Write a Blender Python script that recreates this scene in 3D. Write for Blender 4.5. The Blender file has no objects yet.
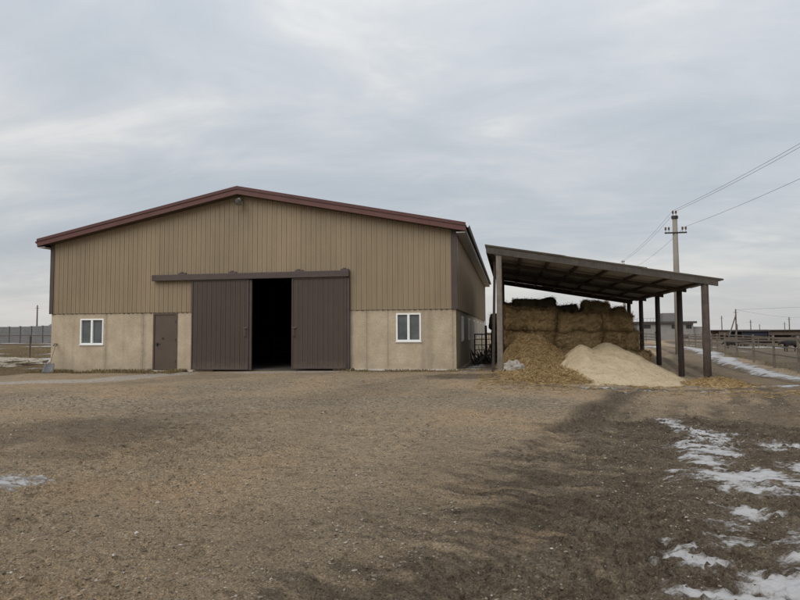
import bpy, math, random
import numpy as np
from mathutils import Vector, Matrix

random.seed(7)
RNG = np.random.default_rng(11)
SC = bpy.context.scene
COL = SC.collection
R = math.radians

# ------------------------------------------------------------------ noise
def _hash(ix, iy, seed):
    n = (ix.astype(np.int64) * 374761393 + iy.astype(np.int64) * 668265263 + seed * 1442695041) & 0xffffffff
    n = ((n ^ (n >> 13)) * 1274126177) & 0xffffffff
    n = (n ^ (n >> 16)) & 0xffffff
    return n / float(0xffffff)

def vnoise(x, y, seed=0):
    x = np.asarray(x, float); y = np.asarray(y, float)
    ix = np.floor(x); iy = np.floor(y)
    fx = x - ix; fy = y - iy
    fx = fx * fx * fx * (fx * (fx * 6 - 15) + 10); fy = fy * fy * fy * (fy * (fy * 6 - 15) + 10)
    a = _hash(ix, iy, seed); b = _hash(ix + 1, iy, seed)
    c = _hash(ix, iy + 1, seed); d = _hash(ix + 1, iy + 1, seed)
    return (a + (b - a) * fx) * (1 - fy) + (c + (d - c) * fx) * fy      # 0..1

def fbm(x, y, seed=0, octv=4):
    t = 0; amp = 1; s = 0
    for k in range(octv):
        ang = 0.7 * k + 0.3
        xr = x * math.cos(ang) - y * math.sin(ang); yr = x * math.sin(ang) + y * math.cos(ang)
        t = t + amp * (vnoise(xr * 2**k, yr * 2**k, seed + 17 * k) - .5) * 2; s += amp; amp *= .5
    return t / s

def sstep(a, b, x):
    t = np.clip((np.asarray(x, float) - a) / (b - a), 0, 1)
    return t * t * (3 - 2 * t)

# ------------------------------------------------------------------ ground shape and stains
def Gbase(u, v):
    u = np.asarray(u, float); v = np.asarray(v, float)
    tilt = np.interp(u, [-30, -17, 0, 1.6, 4.5, 7.6, 12, 20], [-.12, -.10, .06, .12, .03, -.12, -.06, 0])
    z = tilt * np.exp(-(np.maximum(np.abs(v + .5) - 1.5, 0) / 5.0) ** 2)
    bump = .36 * sstep(1.5, 7, v) * np.exp(-(np.maximum(v - 9.5, 0) / 3.0) ** 2) * sstep(1.5, 3.0, u) * (1 - sstep(8.0, 10.2, u))
    z = z + bump
    z = z - .9 * sstep(14, 34, u)
    z = z + .07 * fbm(u * .22, v * .22, 3, 3) * sstep(3, 12, np.hypot(u - 1.9, v + 21.8)) * (1 - .8 * (sstep(-18.5, -17, u) * (1 - sstep(1, 3, u)) * sstep(-2, -.5, v)))
    # rough field on the left
    z = z + .16 * fbm(u * .5, v * .5, 8, 4) * (1 - sstep(-19.5, -17.6, u)) * sstep(-2.5, 1.5, v) * (1 - sstep(60, 90, v))
    # ditch edge under the shed front
    return z

def seg_dist(u, v, pts):
    best = np.full(np.shape(u), 1e9)
    for (x0, y0), (x1, y1) in zip(pts[:-1], pts[1:]):
        dx, dy = x1 - x0, y1 - y0
        t = np.clip(((u - x0) * dx + (v - y0) * dy) / (dx * dx + dy * dy), 0, 1)
        best = np.minimum(best, np.hypot(u - x0 - t * dx, v - y0 - t * dy))
    return best

EDGE_V = [-22, -18.6, -17.6, -15.8, -13.5, -9.5, -6.8]
EDGE_U = [.3, .93, 1.25, 1.8, 2.6, 3.84, 4.73]
ROAD = [(6.6, -12), (7.9, -9), (9.3, -4.8), (9.7, 0), (10.0, 5), (11.2, 11), (13, 18), (15, 30), (18, 60)]
STRIP = [(-16.2, -9.0), (-13.3, -6.3), (-11.9, -5.3), (-11.1, -4.2), (-11.1, -2.7), (-10.6, -1.5)]

def churn(u, v):      # smeared ridges left by wheels turning across the yard
    a = u * .88 - v * .47 + .25 * fbm(u * .5, v * .5, 171, 2); b = u * .47 + v * .88 + .35 * fbm(u * .6, v * .6, 172, 2)
    return .45 * fbm(a * 1.5, b * 6.5, 173, 3) + .6 * fbm(a * 3.8, b * 15, 174, 3)

FPV = [-4.2, 1.66, 7.69, 11.85, 16.4, 24.2, 34, 45, 64.5, 130]; FPU = [11.75, 12.04, 12.81, 13.55, 14.5, 16.15, 17.9, 20, 24.2, 38]
def masks(u, v):
    ch = churn(u, v)
    n1 = fbm(u * .7, v * .7, 21, 4); n2 = fbm(u * 2.3, v * 2.3, 31, 4); n3 = fbm(u * .25, v * .25, 41, 3)
    b = np.interp(v, EDGE_V, EDGE_U)
    top = np.interp(u, [2, 4.4, 5.2, 6.5, 9, 14], [-12.0, -11.0, -11.2, -12.3, -13.0, -14])
    reg = sstep(-1.6, 1.1, u - b + .35 * n1 + .5 * n2 + .75 * ch) * (1 - sstep(-.6, .5, v - top + .6 * n1))
    band = (1 - sstep(.15, .75, np.abs(u - b) + .25 * n1)) * (v > -13) * (1 - sstep(-6.9, -6.0, v)) * .8
    left = .52 * (1 - sstep(.2, 1.35, np.hypot((u + 4.6 + .12 * (v + 14.2)) / 3.2, (v + 14.1) / 2.0) + .3 * n1 + .3 * n2 + .5 * ch))
    road = .55 * (1 - sstep(.9, 2.0, seg_dist(u, v, ROAD) + .5 * n1))
    rd = seg_dist(u, v, ROAD); road = np.maximum(road, .8 * (1 - sstep(.12, .34, np.abs(rd - .75 + .15 * n1))) * (v > -9)); road = np.maximum(road, .6 * (1 - sstep(.1, .3, np.abs(rd - 1.5 + .15 * n1))) * (v > -9))
    pens = sstep(-.5, .5, u - np.interp(v, FPV, FPU) + .3 * n1) * sstep(-6, 0, v) * (v < 130) * (.85 + .35 * n1 + .3 * n2)
    shed = .7 * (1 - sstep(.1, .6, np.hypot((u - 1.2) / 2.2, (v + 3.2) / 1.3) - .55 + .4 * n1)) 
    front = .65 * (1 - sstep(.12, .42, seg_dist(u, v, [(2.0, -5.1), (4.0, -6.25), (6.6, -5.6), (8.0, -4.4)]) + .15 * n2))
    alley = .8 * sstep(.05, .2, u) * (1 - sstep(1.3, 2.0, u)) * sstep(-1.5, 0, v) * (1 - sstep(24, 30, v))
    ruts = np.zeros_like(u)
    for off in (-.1, .65, 1.5, 2.3):
        c = np.interp(v, EDGE_V, EDGE_U) + off * np.interp(v, [-20, -7], [1.0, .8])
        ruts = np.maximum(ruts, (1 - sstep(.05, .38, np.abs(u - c + .12 * n1))) * (v < -8))
    soil = .4 * sstep(-.05, .6, n3 + .4 * n1) * sstep(-21, -17, v) * (v < -3) + .62 * (1 - sstep(-18.6, -14.8, v + .5 * n1 + .4 * ch)) * (v > -26)
    wet = np.maximum.reduce([reg * np.clip(.92 + .55 * ch, 0, 1.1), band, pens, left, road, shed, front, alley, np.clip(.5 * ruts + .3 * ch + .15 * n2, 0, 1) * (ruts > 0) * (1 - .6 * sstep(-9.5, -7.5, v) * (u > 4.6)), .62 * soil])
    gl = np.interp(u, [-16, -9.3, -4.3, -.4, 4, 8], [-9.4, -10.2, -10.6, -9.3, -9.6, -10])
    grav = .9 * (1 - sstep(.3, 1.8, np.abs(v - gl) + .5 * n1)) * (1 - sstep(2, 5, u))
    grav = np.maximum(grav, .65 * sstep(0, .5, n3 + .3 * n2 - .1) * (v < -3))
    wall = sstep(-1.3, -.5, v + .25 * n1) * (1 - sstep(-11.2, -10.4, u)) * (v < .5)
    wall = np.maximum(wall, .7 * sstep(-1.1, -.4, v + .25 * n1) * sstep(-4.2, -3.2, u) * (1 - sstep(.5, 1.2, u)) * (v < .5))
    field = (1 - sstep(-17.6, -16.2, u + .4 * n1)) * sstep(-3.5, -1.5, v + .3 * n1)
    far = np.maximum(sstep(14, 22, v - 0 * u) * (u > -17), sstep(13.0, 14.2, u + .3 * n1 - .11 * v) * sstep(-6, 0, v))
    back = sstep(-26, -40, v)
    grass = np.maximum.reduce([wall, field, 0.15 * far, back])
    grass = grass * (1 - .8 * (1 - sstep(1.2, 2.4, seg_dist(u, v, ROAD))))
    conc = (1 - sstep(.25, .75, seg_dist(u, v, STRIP) - .42 + .35 * n1 + .2 * n2)) * .9
    conc = np.maximum(conc, .8 * (1 - sstep(.1, .8, np.hypot((u + 6.2) / 2.6, (v + .9) / .7) - .5 + .3 * n1)))
    return wet, grav, grass, conc

BLOBS = [  # u, v, ru, rv, weight : thawing snow and ice
    (4.40, -11.95, .16, .55, .8), (4.60, -12.8, .25, .5, .85), (4.55, -13.35, .32, .42, .9), (4.25, -14.0, .38, .5, .95),
    (4.00, -14.9, .36, .45, .9), (4.05, -15.5, .36, .45, 1.0), (4.35, -15.3, .36, .50, 1.0), (4.15, -15.9, .22, .28, .9),
    (5.0, -14.9, .45, .28, .9), (4.95, -15.3, .4, .22, .8), (5.15, -13.6, .3, .25, .6), (4.85, -12.6, .3, .3, .5),
    (3.72, -16.62, .18, .22, .7), (3.6, -16.95, .12, .14, .6), (3.05, -17.75, .2, .16, .75), (3.0, -17.45, .14, .1, .62),
    (3.2, -17.5, .2, .1, .5), (3.45, -17.3, .22, .12, .62),
    (3.15, -18.25, .3, .1, .9), (3.5, -18.0, .3, .28, 1.15), (3.75, -17.65, .2, .2, .95), (3.9, -18.35, .5, .3, 1.0), (3.9, -17.2, .15, .2, .8),
    (-3.1, -16.75, .42, .30, .9), (-2.9, -16.6, .3, .2, .8), (-3.9, -16.9, .8, .35, .9),
    (4.15, -6.05, .62, .16, .95), (7.3, -3.5, .5, .45, .8), (6.95, -4.0, .3, .3, .7), (9.0, -3.8, .75, .22, .9), (9.6, -3.5, .5, .16, .8),
    (.6, .2, .5, .8, .85), (.55, 1.6, .4, .9, .8), (.4, -1.0, .35, .4, .55), (.75, 3.2, .35, .8, .7),
    (4.6, -6.9, .3, .2, .5), (5.4, -6.3, .4, .12, .5), (6.9, -6.0, .5, .15, .4),
]
SNOWLINE = [(18.5, 40), (15.6, 24), (13.6, 15.5), (12.0, 8.2), (11.3, 4.0), (10.9, .5), (11.1, -2.5), (11.6, -7), (12, -12)]

def snow_mask(u, v):
    s = np.full(np.shape(u), -1.0)
    for (a, b, ra, rb, w) in BLOBS:
        d = np.hypot((u - a) / (ra * 1.25), (v - b) / (rb * 1.25))
        s = np.maximum(s, w * np.where(a < 0, .95, .8) * (1 - d) * 1.0)
    d = seg_dist(u, v, SNOWLINE)
    s = np.maximum(s, .9 * (1 - d / np.interp(v, [-5, 5, 20, 40], [.5, .62, .9, 1.2])))
    fieldm = (1 - sstep(-18.2, -17.2, u)) * sstep(-1, 2, v) * (1 - sstep(70, 90, v))
    s = np.maximum(s, fieldm * (1.9 * fbm(u * .22 + 3, v * .22, 77, 4) - .12) - (1 - fieldm))
    farm = sstep(17, 22, u) * sstep(5, 15, v) * (1 - sstep(110, 140, v))
    s = np.maximum(s, farm * (2.4 * fbm(u * .11, v * .09, 97, 3) - .62) - (1 - farm))
    lanem = (u > 10.5) * (v > 24) * (v < 60) * (u < 19)
    s = np.maximum(s, np.where(lanem, 2.2 * fbm(u * .3, v * .2, 55, 3) - .5, -1))
    ur = u * .985 + v * .17; vr = v * .985 - u * .17
    n = .6 * fbm(u * 1.9, v * 2.6, 61, 4) + .75 * fbm(ur * 4, vr * 9, 62, 3) + .6 * fbm(ur * 11, vr * 22, 63, 2)
    return np.where(s > -.9, s + n * .7 - .06, -1)

def Gfine(u, v, wet):
    d = np.hypot(u - 1.913, v + 21.81)
    near = 1 - sstep(14, 26, d)
    patch = .55 + .9 * sstep(-.35, .5, fbm(u * .9, v * .9, 141, 3))
    amp = (.008 + .013 * wet) * patch
    c = 1 - np.abs(fbm(u * 4.0, v * 5.0, 101, 3))
    e = np.abs(fbm(u * 9, v * 11, 111, 3))
    z = amp * (1.3 * (c - .75) + 2.4 * (.3 - e)) * near
    z = z + near * (.006 + .010 * wet) * patch * np.maximum(fbm(u * 21, v * 23, 131, 2) - .05, 0) * 3.0
    z = z - near * (.010 + .014 * wet) * patch * np.maximum(fbm(u * 17, v * 20, 151, 2) - .12, 0) * 3.0
    mid = sstep(10, 20, d) * (1 - sstep(90, 160, d)) * sstep(2.5, 5, np.where(u > 1.5, u, np.abs(np.minimum(u + 17.2, 0)) * 2))
    z = z + mid * (.05 * np.abs(fbm(u * 1.6, v * 1.6, 161, 4)) - .06 * (np.abs(seg_dist(u, v, ROAD) - .75) < .22)) * np.where((u > 1.5) & (v < 1), .35, 1)
    z = z + near * (.35 * (v < -3) + wet) * .009 * patch * churn(u * 1.7, v * 1.7) * 1.6
    # tyre ruts
    for off in (-.1, .65, 1.5, 2.3):
        cc = np.interp(v, EDGE_V, EDGE_U) + off * np.interp(v, [-20, -7], [1.0, .8]) + .06 * fbm(u * 0 + off * 3, v * .6, 5, 2)
        q = np.abs(u - cc)
        z = z - .02 * (1 - sstep(.10, .26, q)) * (v < -6) * (.5 + .5 * wet) + .009 * np.exp(-((q - .3) / .09) ** 2) * (v < -6)
        z = z + near * .010 * (1 - sstep(.1, .22, q)) * np.sign(np.sin(v * 44 + (u - cc) * 22)) * (v < -6) * wet
    return z

def G(u, v):
    u = np.asarray(u, float); v = np.asarray(v, float)
    return Gbase(u, v)
def g1(u, v): return float(G(np.array([u]), np.array([v]))[0])

# ------------------------------------------------------------------ object helpers
def tag(o, label=None, cat=None, group=None, kind=None):
    if label: o['label'] = label
    if cat: o['category'] = cat
    if group: o['group'] = group
    if kind: o['kind'] = kind
    return o

def thing(name, loc, label, cat, group=None, rz=0):
    o = bpy.data.objects.new(name, None); COL.objects.link(o)
    o.empty_display_size = .2
    o.location = loc; o.rotation_euler = (0, 0, rz)
    return tag(o, label, cat, group)

class MB:
    """collects geometry in world coordinates; build() links it as one mesh object"""
    def __init__(s): s.v = []; s.f = []
    def add(s, vs, fs):
        b = len(s.v); s.v += [tuple(map(float, p)) for p in vs]; s.f += [tuple(b + i for i in f) for f in fs]; return s
    def hexa(s, p):   # 8 points: bottom 0-3 ccw, top 4-7
        return s.add(p, [(3, 2, 1, 0), (4, 5, 6, 7), (0, 1, 5, 4), (1, 2, 6, 5), (2, 3, 7, 6), (3, 0, 4, 7)])
    def box(s, x0, x1, y0, y1, z0, z1):
        return s.hexa([(x0, y0, z0), (x1, y0, z0), (x1, y1, z0), (x0, y1, z0), (x0, y0, z1), (x1, y0, z1), (x1, y1, z1), (x0, y1, z1)])
    def obox(s, c, size, M):
        a, b, d = [q / 2 for q in size]; c = Vector(c)
        P = [(-a, -b, -d), (a, -b, -d), (a, b, -d), (-a, b, -d), (-a, -b, d), (a, -b, d), (a, b, d), (-a, b, d)]
        return s.hexa([c + M @ Vector(p) for p in P])
    def bar(s, p0, p1, w, h):
        p0 = Vector(p0); p1 = Vector(p1); d = (p1 - p0); L = d.length; d.normalize()
        up = Vector((0, 0, 1)) if abs(d.z) < .9 else Vector((0, 1, 0))
        sx = d.cross(up).normalized(); sy = sx.cross(d).normalized()
        q = [(-w / 2, -h / 2), (w / 2, -h / 2), (w / 2, h / 2), (-w / 2, h / 2)]
        return s.hexa([p0 + sx * a + sy * b for a, b in q] + [p1 + sx * a + sy * b for a, b in q])
    def tube(s, pts, r, n=8, cap=True):
        pts = [Vector(p) for p in pts]; rs = r if isinstance(r, (list, tuple)) else [r] * len(pts)
        b = len(s.v); m = len(pts)
        for i, p in enumerate(pts):
            d = (pts[min(i + 1, m - 1)] - pts[max(i - 1, 0)]).normalized()
            up = Vector((0, 0, 1)) if abs(d.z) < .9 else Vector((0, 1, 0))
            sx = d.cross(up).normalized(); sy = sx.cross(d).normalized()
            for k in range(n):
                a = 2 * math.pi * k / n
                s.v.append(tuple(p + (sx * math.cos(a) + sy * math.sin(a)) * rs[i]))
        for i in range(m - 1):
            for k in range(n):
                s.f.append((b + i * n + k, b + i * n + (k + 1) % n, b + (i + 1) * n + (k + 1) % n, b + (i + 1) * n + k))
        if cap:
            s.f.append(tuple(b + k for k in range(n))[::-1]); s.f.append(tuple(b + (m - 1) * n + k for k in range(n)))
        return s
    def extr(s, poly, y0, y1):     # polygon in (x,z) extruded along y
        n = len(poly)
        vs = [(x, y0, z) for x, z in poly] + [(x, y1, z) for x, z in poly]
        fs = [tuple(range(n)), tuple(range(2 * n - 1, n - 1, -1))] + [((i + 1) % n, i, n + i, n + (i + 1) % n) for i in range(n)]
        return s.add(vs, fs)
    def build(s, name, mat, parent=None, smooth=False, bevel=0):
        off = Vector((0, 0, 0)); rot = None
        if parent is not None:
            M = parent_world(parent).inverted()
            vs = [tuple(M @ Vector(p)) for p in s.v]
        else: vs = s.v
        me = bpy.data.meshes.new(name); me.from_pydata(vs, [], s.f)
        me.materials.append(mat); me.validate(); me.update()
        o = bpy.data.objects.new(name, me); COL.objects.link(o)
        if parent is not None: o.parent = parent
        if smooth: me.polygons.foreach_set('use_smooth', [True] * len(me.polygons))
        if bevel:
            m = o.modifiers.new('edge', 'BEVEL'); m.width = bevel; m.segments = 2; m.limit_method = 'ANGLE'
        return o

def parent_world(o):
    M = Matrix.LocRotScale(o.location, o.rotation_euler, o.scale)
    return parent_world(o.parent) @ M if o.parent else M

def np_mesh(name, V, F, mat, parent=None, smooth=False, attrs=None):
    """V (n,3), F (m,k) all the same k"""
    V = np.asarray(V, np.float32); F = np.asarray(F, np.int32)
    if parent is not None: V = V - np.array(parent.location, np.float32)
    me = bpy.data.meshes.new(name); k = F.shape[1]
    me.vertices.add(len(V)); me.vertices.foreach_set('co', V.ravel())
    me.loops.add(F.size); me.loops.foreach_set('vertex_index', F.ravel())
    me.polygons.add(len(F)); me.polygons.foreach_set('loop_start', np.arange(0, F.size, k, dtype=np.int32))
    me.polygons.foreach_set('loop_total', np.full(len(F), k, np.int32))
    me.polygons.foreach_set('use_smooth', np.full(len(F), smooth))
    me.update(calc_edges=True)
    if attrs:
        for an, A in attrs.items():
            at = me.attributes.new(an, 'FLOAT_COLOR', 'POINT'); at.data.foreach_set('color', np.asarray(A, np.float32).ravel())
    mats = mat if isinstance(mat, list) else [mat]
    for m in mats: me.materials.append(m)
    o = bpy.data.objects.new(name, me); COL.objects.link(o)
    if parent is not None: o.parent = parent
    return o

def copy_tree(o, parent=None):
    c = o.copy(); COL.objects.link(c); c.parent = parent
    for ch in list(o.children): copy_tree(ch, c)
    return c

# ------------------------------------------------------------------ materials
class NT:
    def __init__(s, name):
        s.m = bpy.data.materials.new(name); s.m.use_nodes = True
        s.n = s.m.node_tree.nodes; s.l = s.m.node_tree.links
        s.b = s.n['Principled BSDF']; s.pos = None
    def new(s, t, **kw):
        n = s.n.new(t)
        for k, val in kw.items(): setattr(n, k, val)
        return n
    def link(s, a, b): s.l.new(a, b)
    def coord(s, obj=False):
        key = 'Object' if obj else 'W'
        if obj: return s.new('ShaderNodeTexCoord').outputs['Object']
        if s.pos is None: s.pos = s.new('ShaderNodeNewGeometry').outputs['Position']
        return s.pos
    def scale(s, c, sc):
        n = s.new('ShaderNodeMapping'); n.inputs['Scale'].default_value = sc; s.link(c, n.inputs['Vector']); return n.outputs[0]
    def noise(s, c, scale, detail=4, rough=.6, dist=0):
        n = s.new('ShaderNodeTexNoise'); n.inputs['Scale'].default_value = scale; n.inputs['Detail'].default_value = detail
        n.inputs['Roughness'].default_value = rough; n.inputs['Distortion'].default_value = dist
        s.link(c, n.inputs['Vector']); return n.outputs['Fac']
    def ramp(s, f, stops):
        n = s.new('ShaderNodeValToRGB'); e = n.color_ramp.elements
        while len(e) < len(stops): e.new(.5)
        for q, (p, c) in zip(e, stops):
            q.position = p; q.color = (*c, 1) if hasattr(c, '__len__') else (c, c, c, 1)
        s.link(f, n.inputs[0]); return n.outputs[0]
    def mix(s, f, a, b, mode='MIX'):
        n = s.new('ShaderNodeMix', data_type='RGBA', blend_type=mode)
        for sock, val in ((n.inputs[0], f), (n.inputs[6], a), (n.inputs[7], b)):
            if isinstance(val, (int, float)): sock.default_value = val
            elif isinstance(val, tuple): sock.default_value = (*val, 1)
            else: s.link(val, sock)
        return n.outputs[2]
    def math(s, op, a, b=0.0, clamp=False):
        n = s.new('ShaderNodeMath', operation=op); n.use_clamp = clamp
        for sock, val in ((n.inputs[0], a), (n.inputs[1], b)):
            if isinstance(val, (int, float)): sock.default_value = val
            else: s.link(val, sock)
        return n.outputs[0]
    def sep(s, c):
        n = s.new('ShaderNodeSeparateXYZ'); s.link(c, n.inputs[0]); return n.outputs
    def bump(s, h, strength=.5, dist=.01, prev=None):
        n = s.new('ShaderNodeBump'); n.inputs['Strength'].default_value = strength; n.inputs['Distance'].default_value = dist
        s.link(h, n.inputs['Height'])
        if prev is not None: s.link(prev, n.inputs['Normal'])
        return n.outputs[0]
    def done(s, col, rough=.8, nrm=None, spec=.3, metal=0):
        if isinstance(col, tuple): s.b.inputs['Base Color'].default_value = (*col, 1)
        else: s.link(col, s.b.inputs['Base Color'])
        if isinstance(rough, (int, float)): s.b.inputs['Roughness'].default_value = rough
        else: s.link(rough, s.b.inputs['Roughness'])
        s.b.inputs['Specular IOR Level'].default_value = spec; s.b.inputs['Metallic'].default_value = metal
        if nrm is not None: s.link(nrm, s.b.inputs['Normal'])
        return s.m

def lerp3(a, b, t): return tuple(x + (y - x) * t for x, y in zip(a, b))

def varied(name, col, dev=.25, scale=3, fine=40, rough=.7, bumpd=.004, spec=.3, stretch=(1, 1, 1), obj=False, metal=0):
    t = NT(name); c = t.scale(t.coord(obj), stretch)
    a = t.noise(c, scale, 5, .65); b = t.noise(c, fine, 4, .7)
    lo = tuple(x * (1 - dev) for x in col); hi = tuple(min(1, x * (1 + dev)) for x in col)
    k = t.mix(.45, a, b)
    cc = t.ramp(k, [(.32, lo), (.5, col), (.68, hi)])
    return t.done(cc, rough, t.bump(b, .6, bumpd), spec, metal)

def ground_mat():
    t = NT('earth'); P = t.coord()
    at = t.new('ShaderNodeAttribute', attribute_name='stain')
    sepc = t.new('ShaderNodeSeparateColor'); t.link(at.outputs['Color'], sepc.inputs[0])
    wet, grav, grass = sepc.outputs; conc = at.outputs['Alpha']
    big = t.noise(P, .35, 5, .65); med = t.noise(P, 2.2, 6, .7); fine = t.noise(P, 14, 6, .75); vf = t.noise(P, 60, 4, .8)
    dry = t.ramp(big, [(.35, (.30, .238, .168)), (.5, (.36, .28, .19)), (.66, (.395, .288, .185))])
    dry = t.mix(.55, dry, t.ramp(med, [(.3, (.75, .75, .76)), (.5, (1, 1, 1)), (.7, (1.18, 1.16, 1.12))]), 'MULTIPLY')
    gcol = t.ramp(fine, [(.32, (.16, .128, .095)), (.5, (.30, .245, .18)), (.64, (.45, .385, .30))])
    def thr(mask, n, soft=.22, amt=.9):      # break a mask up with noise
        k = t.math('ADD', mask, t.math('MULTIPLY', t.math('SUBTRACT', n, .5), amt))
        m = t.new('ShaderNodeMapRange', interpolation_type='SMOOTHSTEP'); t.link(k, m.inputs[0])
        m.inputs[1].default_value = .5 - soft; m.inputs[2].default_value = .5 + soft; return m.outputs[0]
    c = t.mix(t.math('MULTIPLY', thr(grav, med, .35), .75), dry, gcol)
    mud = t.ramp(med, [(.3, (.098, .077, .056)), (.5, (.138, .109, .079)), (.7, (.20, .158, .115))])
    wmask = thr(wet, t.mix(.5, med, fine), .36, 1.9)
    c = t.mix(wmask, c, mud)
    gr = t.ramp(fine, [(.3, (.085, .062, .032)), (.5, (.15, .11, .058)), (.7, (.235, .18, .10))])
    gr = t.mix(.5, gr, t.ramp(t.noise(P, .6, 5, .7), [(.35, (.62, .6, .58)), (.6, (1.1, 1.05, 1.0))]), 'MULTIPLY')
    c = t.mix(thr(grass, med, .3), c, gr)
    c = t.mix(thr(conc, fine, .3), c, t.ramp(fine, [(.3, (.36, .315, .265)), (.7, (.52, .465, .40))]))
    # grain: pale specks, little stones, dark specks with painted shadows between clods
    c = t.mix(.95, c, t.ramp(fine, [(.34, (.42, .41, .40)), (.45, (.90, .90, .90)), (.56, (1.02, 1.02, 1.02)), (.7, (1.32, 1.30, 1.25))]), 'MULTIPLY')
    c = t.mix(.8, c, t.ramp(t.noise(t.scale(P, (1, 1.5, 1)), 5, 5, .75), [(.32, (.55, .54, .52)), (.47, (1, 1, 1)), (.7, (1.12, 1.11, 1.08))]), 'MULTIPLY')
    c = t.mix(.8, c, t.ramp(t.noise(P, .16, 6, .7), [(.35, (.74, .74, .74)), (.5, (1, 1, 1)), (.66, (1.12, 1.1, 1.07))]), 'MULTIPLY')
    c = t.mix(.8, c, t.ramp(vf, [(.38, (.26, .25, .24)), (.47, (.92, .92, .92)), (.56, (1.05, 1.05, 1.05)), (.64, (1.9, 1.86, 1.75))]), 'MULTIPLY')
    vo = t.new('ShaderNodeTexVoronoi'); vo.inputs['Scale'].default_value = 34; t.link(P, vo.inputs['Vector'])
    stone = t.ramp(vo.outputs['Distance'], [(.18, 1.0), (.30, 0.0)])
    rc = t.new('ShaderNodeSeparateColor'); t.link(vo.outputs['Color'], rc.inputs[0])
    few = t.ramp(rc.outputs[0], [(.80, 0.0), (.84, 1.0)])
    sm = t.math('MULTIPLY', t.math('MULTIPLY', stone, few), .75)
    c = t.mix(sm, c, t.ramp(rc.outputs[1], [(0, (.10, .09, .08)), (.5, (.25, .22, .19)), (1, (.46, .43, .39))]))
    h0 = t.bump(t.noise(P, 2.4, 5, .7), .8, .10)
    h1 = t.bump(t.noise(P, 9, 6, .72), 1.0, .06, h0)
    h2 = t.bump(vf, .9, .02, h1); h3 = t.bump(stone, .45, .008, h2)
    return t.done(c, .93, h3, .10)

def snow_mat():
    t = NT('snow'); P = t.coord()
    a = t.noise(P, 3.5, 6, .7); b = t.noise(P, 30, 5, .7)
    at = t.new('ShaderNodeAttribute', attribute_name='cover')
    st = t.noise(t.scale(P, (3.5, 9, 3)), 2.6, 6, .72)
    e = t.mix(.45, st, t.noise(P, 26, 5, .75))
    cov = t.math('ADD', at.outputs['Fac'], t.math('MULTIPLY', t.math('SUBTRACT', e, .5), 2.1))
    al = t.new('ShaderNodeMapRange', interpolation_type='SMOOTHSTEP'); t.link(cov, al.inputs[0]); al.inputs[1].default_value = .24; al.inputs[2].default_value = .80
    t.link(al.outputs[0], t.b.inputs['Alpha'])
    k = t.math('ADD', t.math('MULTIPLY', cov, .55), t.math('MULTIPLY', t.mix(.5, a, b), .5))
    c = t.ramp(k, [(.30, (.19, .155, .12)), (.46, (.29, .265, .24)), (.62, (.315, .305, .30)), (.95, (.40, .40, .41))])
    return t.done(c, .6, t.bump(b, .6, .015, t.bump(a, .5, .03)), .4)

def siding_mat(name, col):
    t = NT(name); P = t.coord(); x, y, z = t.sep(P)
    streak = t.noise(t.scale(P, (6, 6, .35)), 1.0, 5, .65)
    blot = t.noise(P, .5, 4, .6)
    per = t.math('FRACT', t.math('MULTIPLY', t.math('ADD', x, 50), 1 / 1.0))     # sheets of 1 m, each a shade apart
    sid = t.new('ShaderNodeTexWhiteNoise', noise_dimensions='1D'); t.link(t.math('FLOOR', t.math('ADD', x, 50)), sid.inputs['W'])
    k = t.mix(.5, streak, blot)
    c = t.ramp(k, [(.33, tuple(q * .84 for q in col)), (.5, col), (.68, tuple(q * 1.1 for q in col))])
    c = t.mix(.8, c, t.ramp(sid.outputs[0], [(0, (.90, .90, .90)), (1, (1.07, 1.06, 1.05))]), 'MULTIPLY')
    seam = t.ramp(per, [(.0, (.66, .66, .66)), (.022, (1, 1, 1)), (.5, (1, 1, 1))])
    c = t.mix(.7, c, seam, 'MULTIPLY')
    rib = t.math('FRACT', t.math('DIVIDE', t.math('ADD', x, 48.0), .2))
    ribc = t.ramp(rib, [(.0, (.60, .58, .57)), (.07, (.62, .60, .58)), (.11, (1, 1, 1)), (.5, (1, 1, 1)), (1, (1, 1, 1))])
    c = t.mix(.55, c, ribc, 'MULTIPLY')        # groove shading painted beside every rib
    foot = t.new('ShaderNodeMapRange'); t.link(t.math('ADD', z, t.math('MULTIPLY', t.noise(P, 5, 6, .75), .9)), foot.inputs[0])
    foot.inputs[1].default_value = .85; foot.inputs[2].default_value = .35; foot.inputs[4].default_value = .6
    c = t.mix(foot.outputs[0], c, (.15, .115, .082))       # mud splashed on the feet of the doors
    return t.done(c, .55, t.bump(blot, .2, .01), .35)

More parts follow.
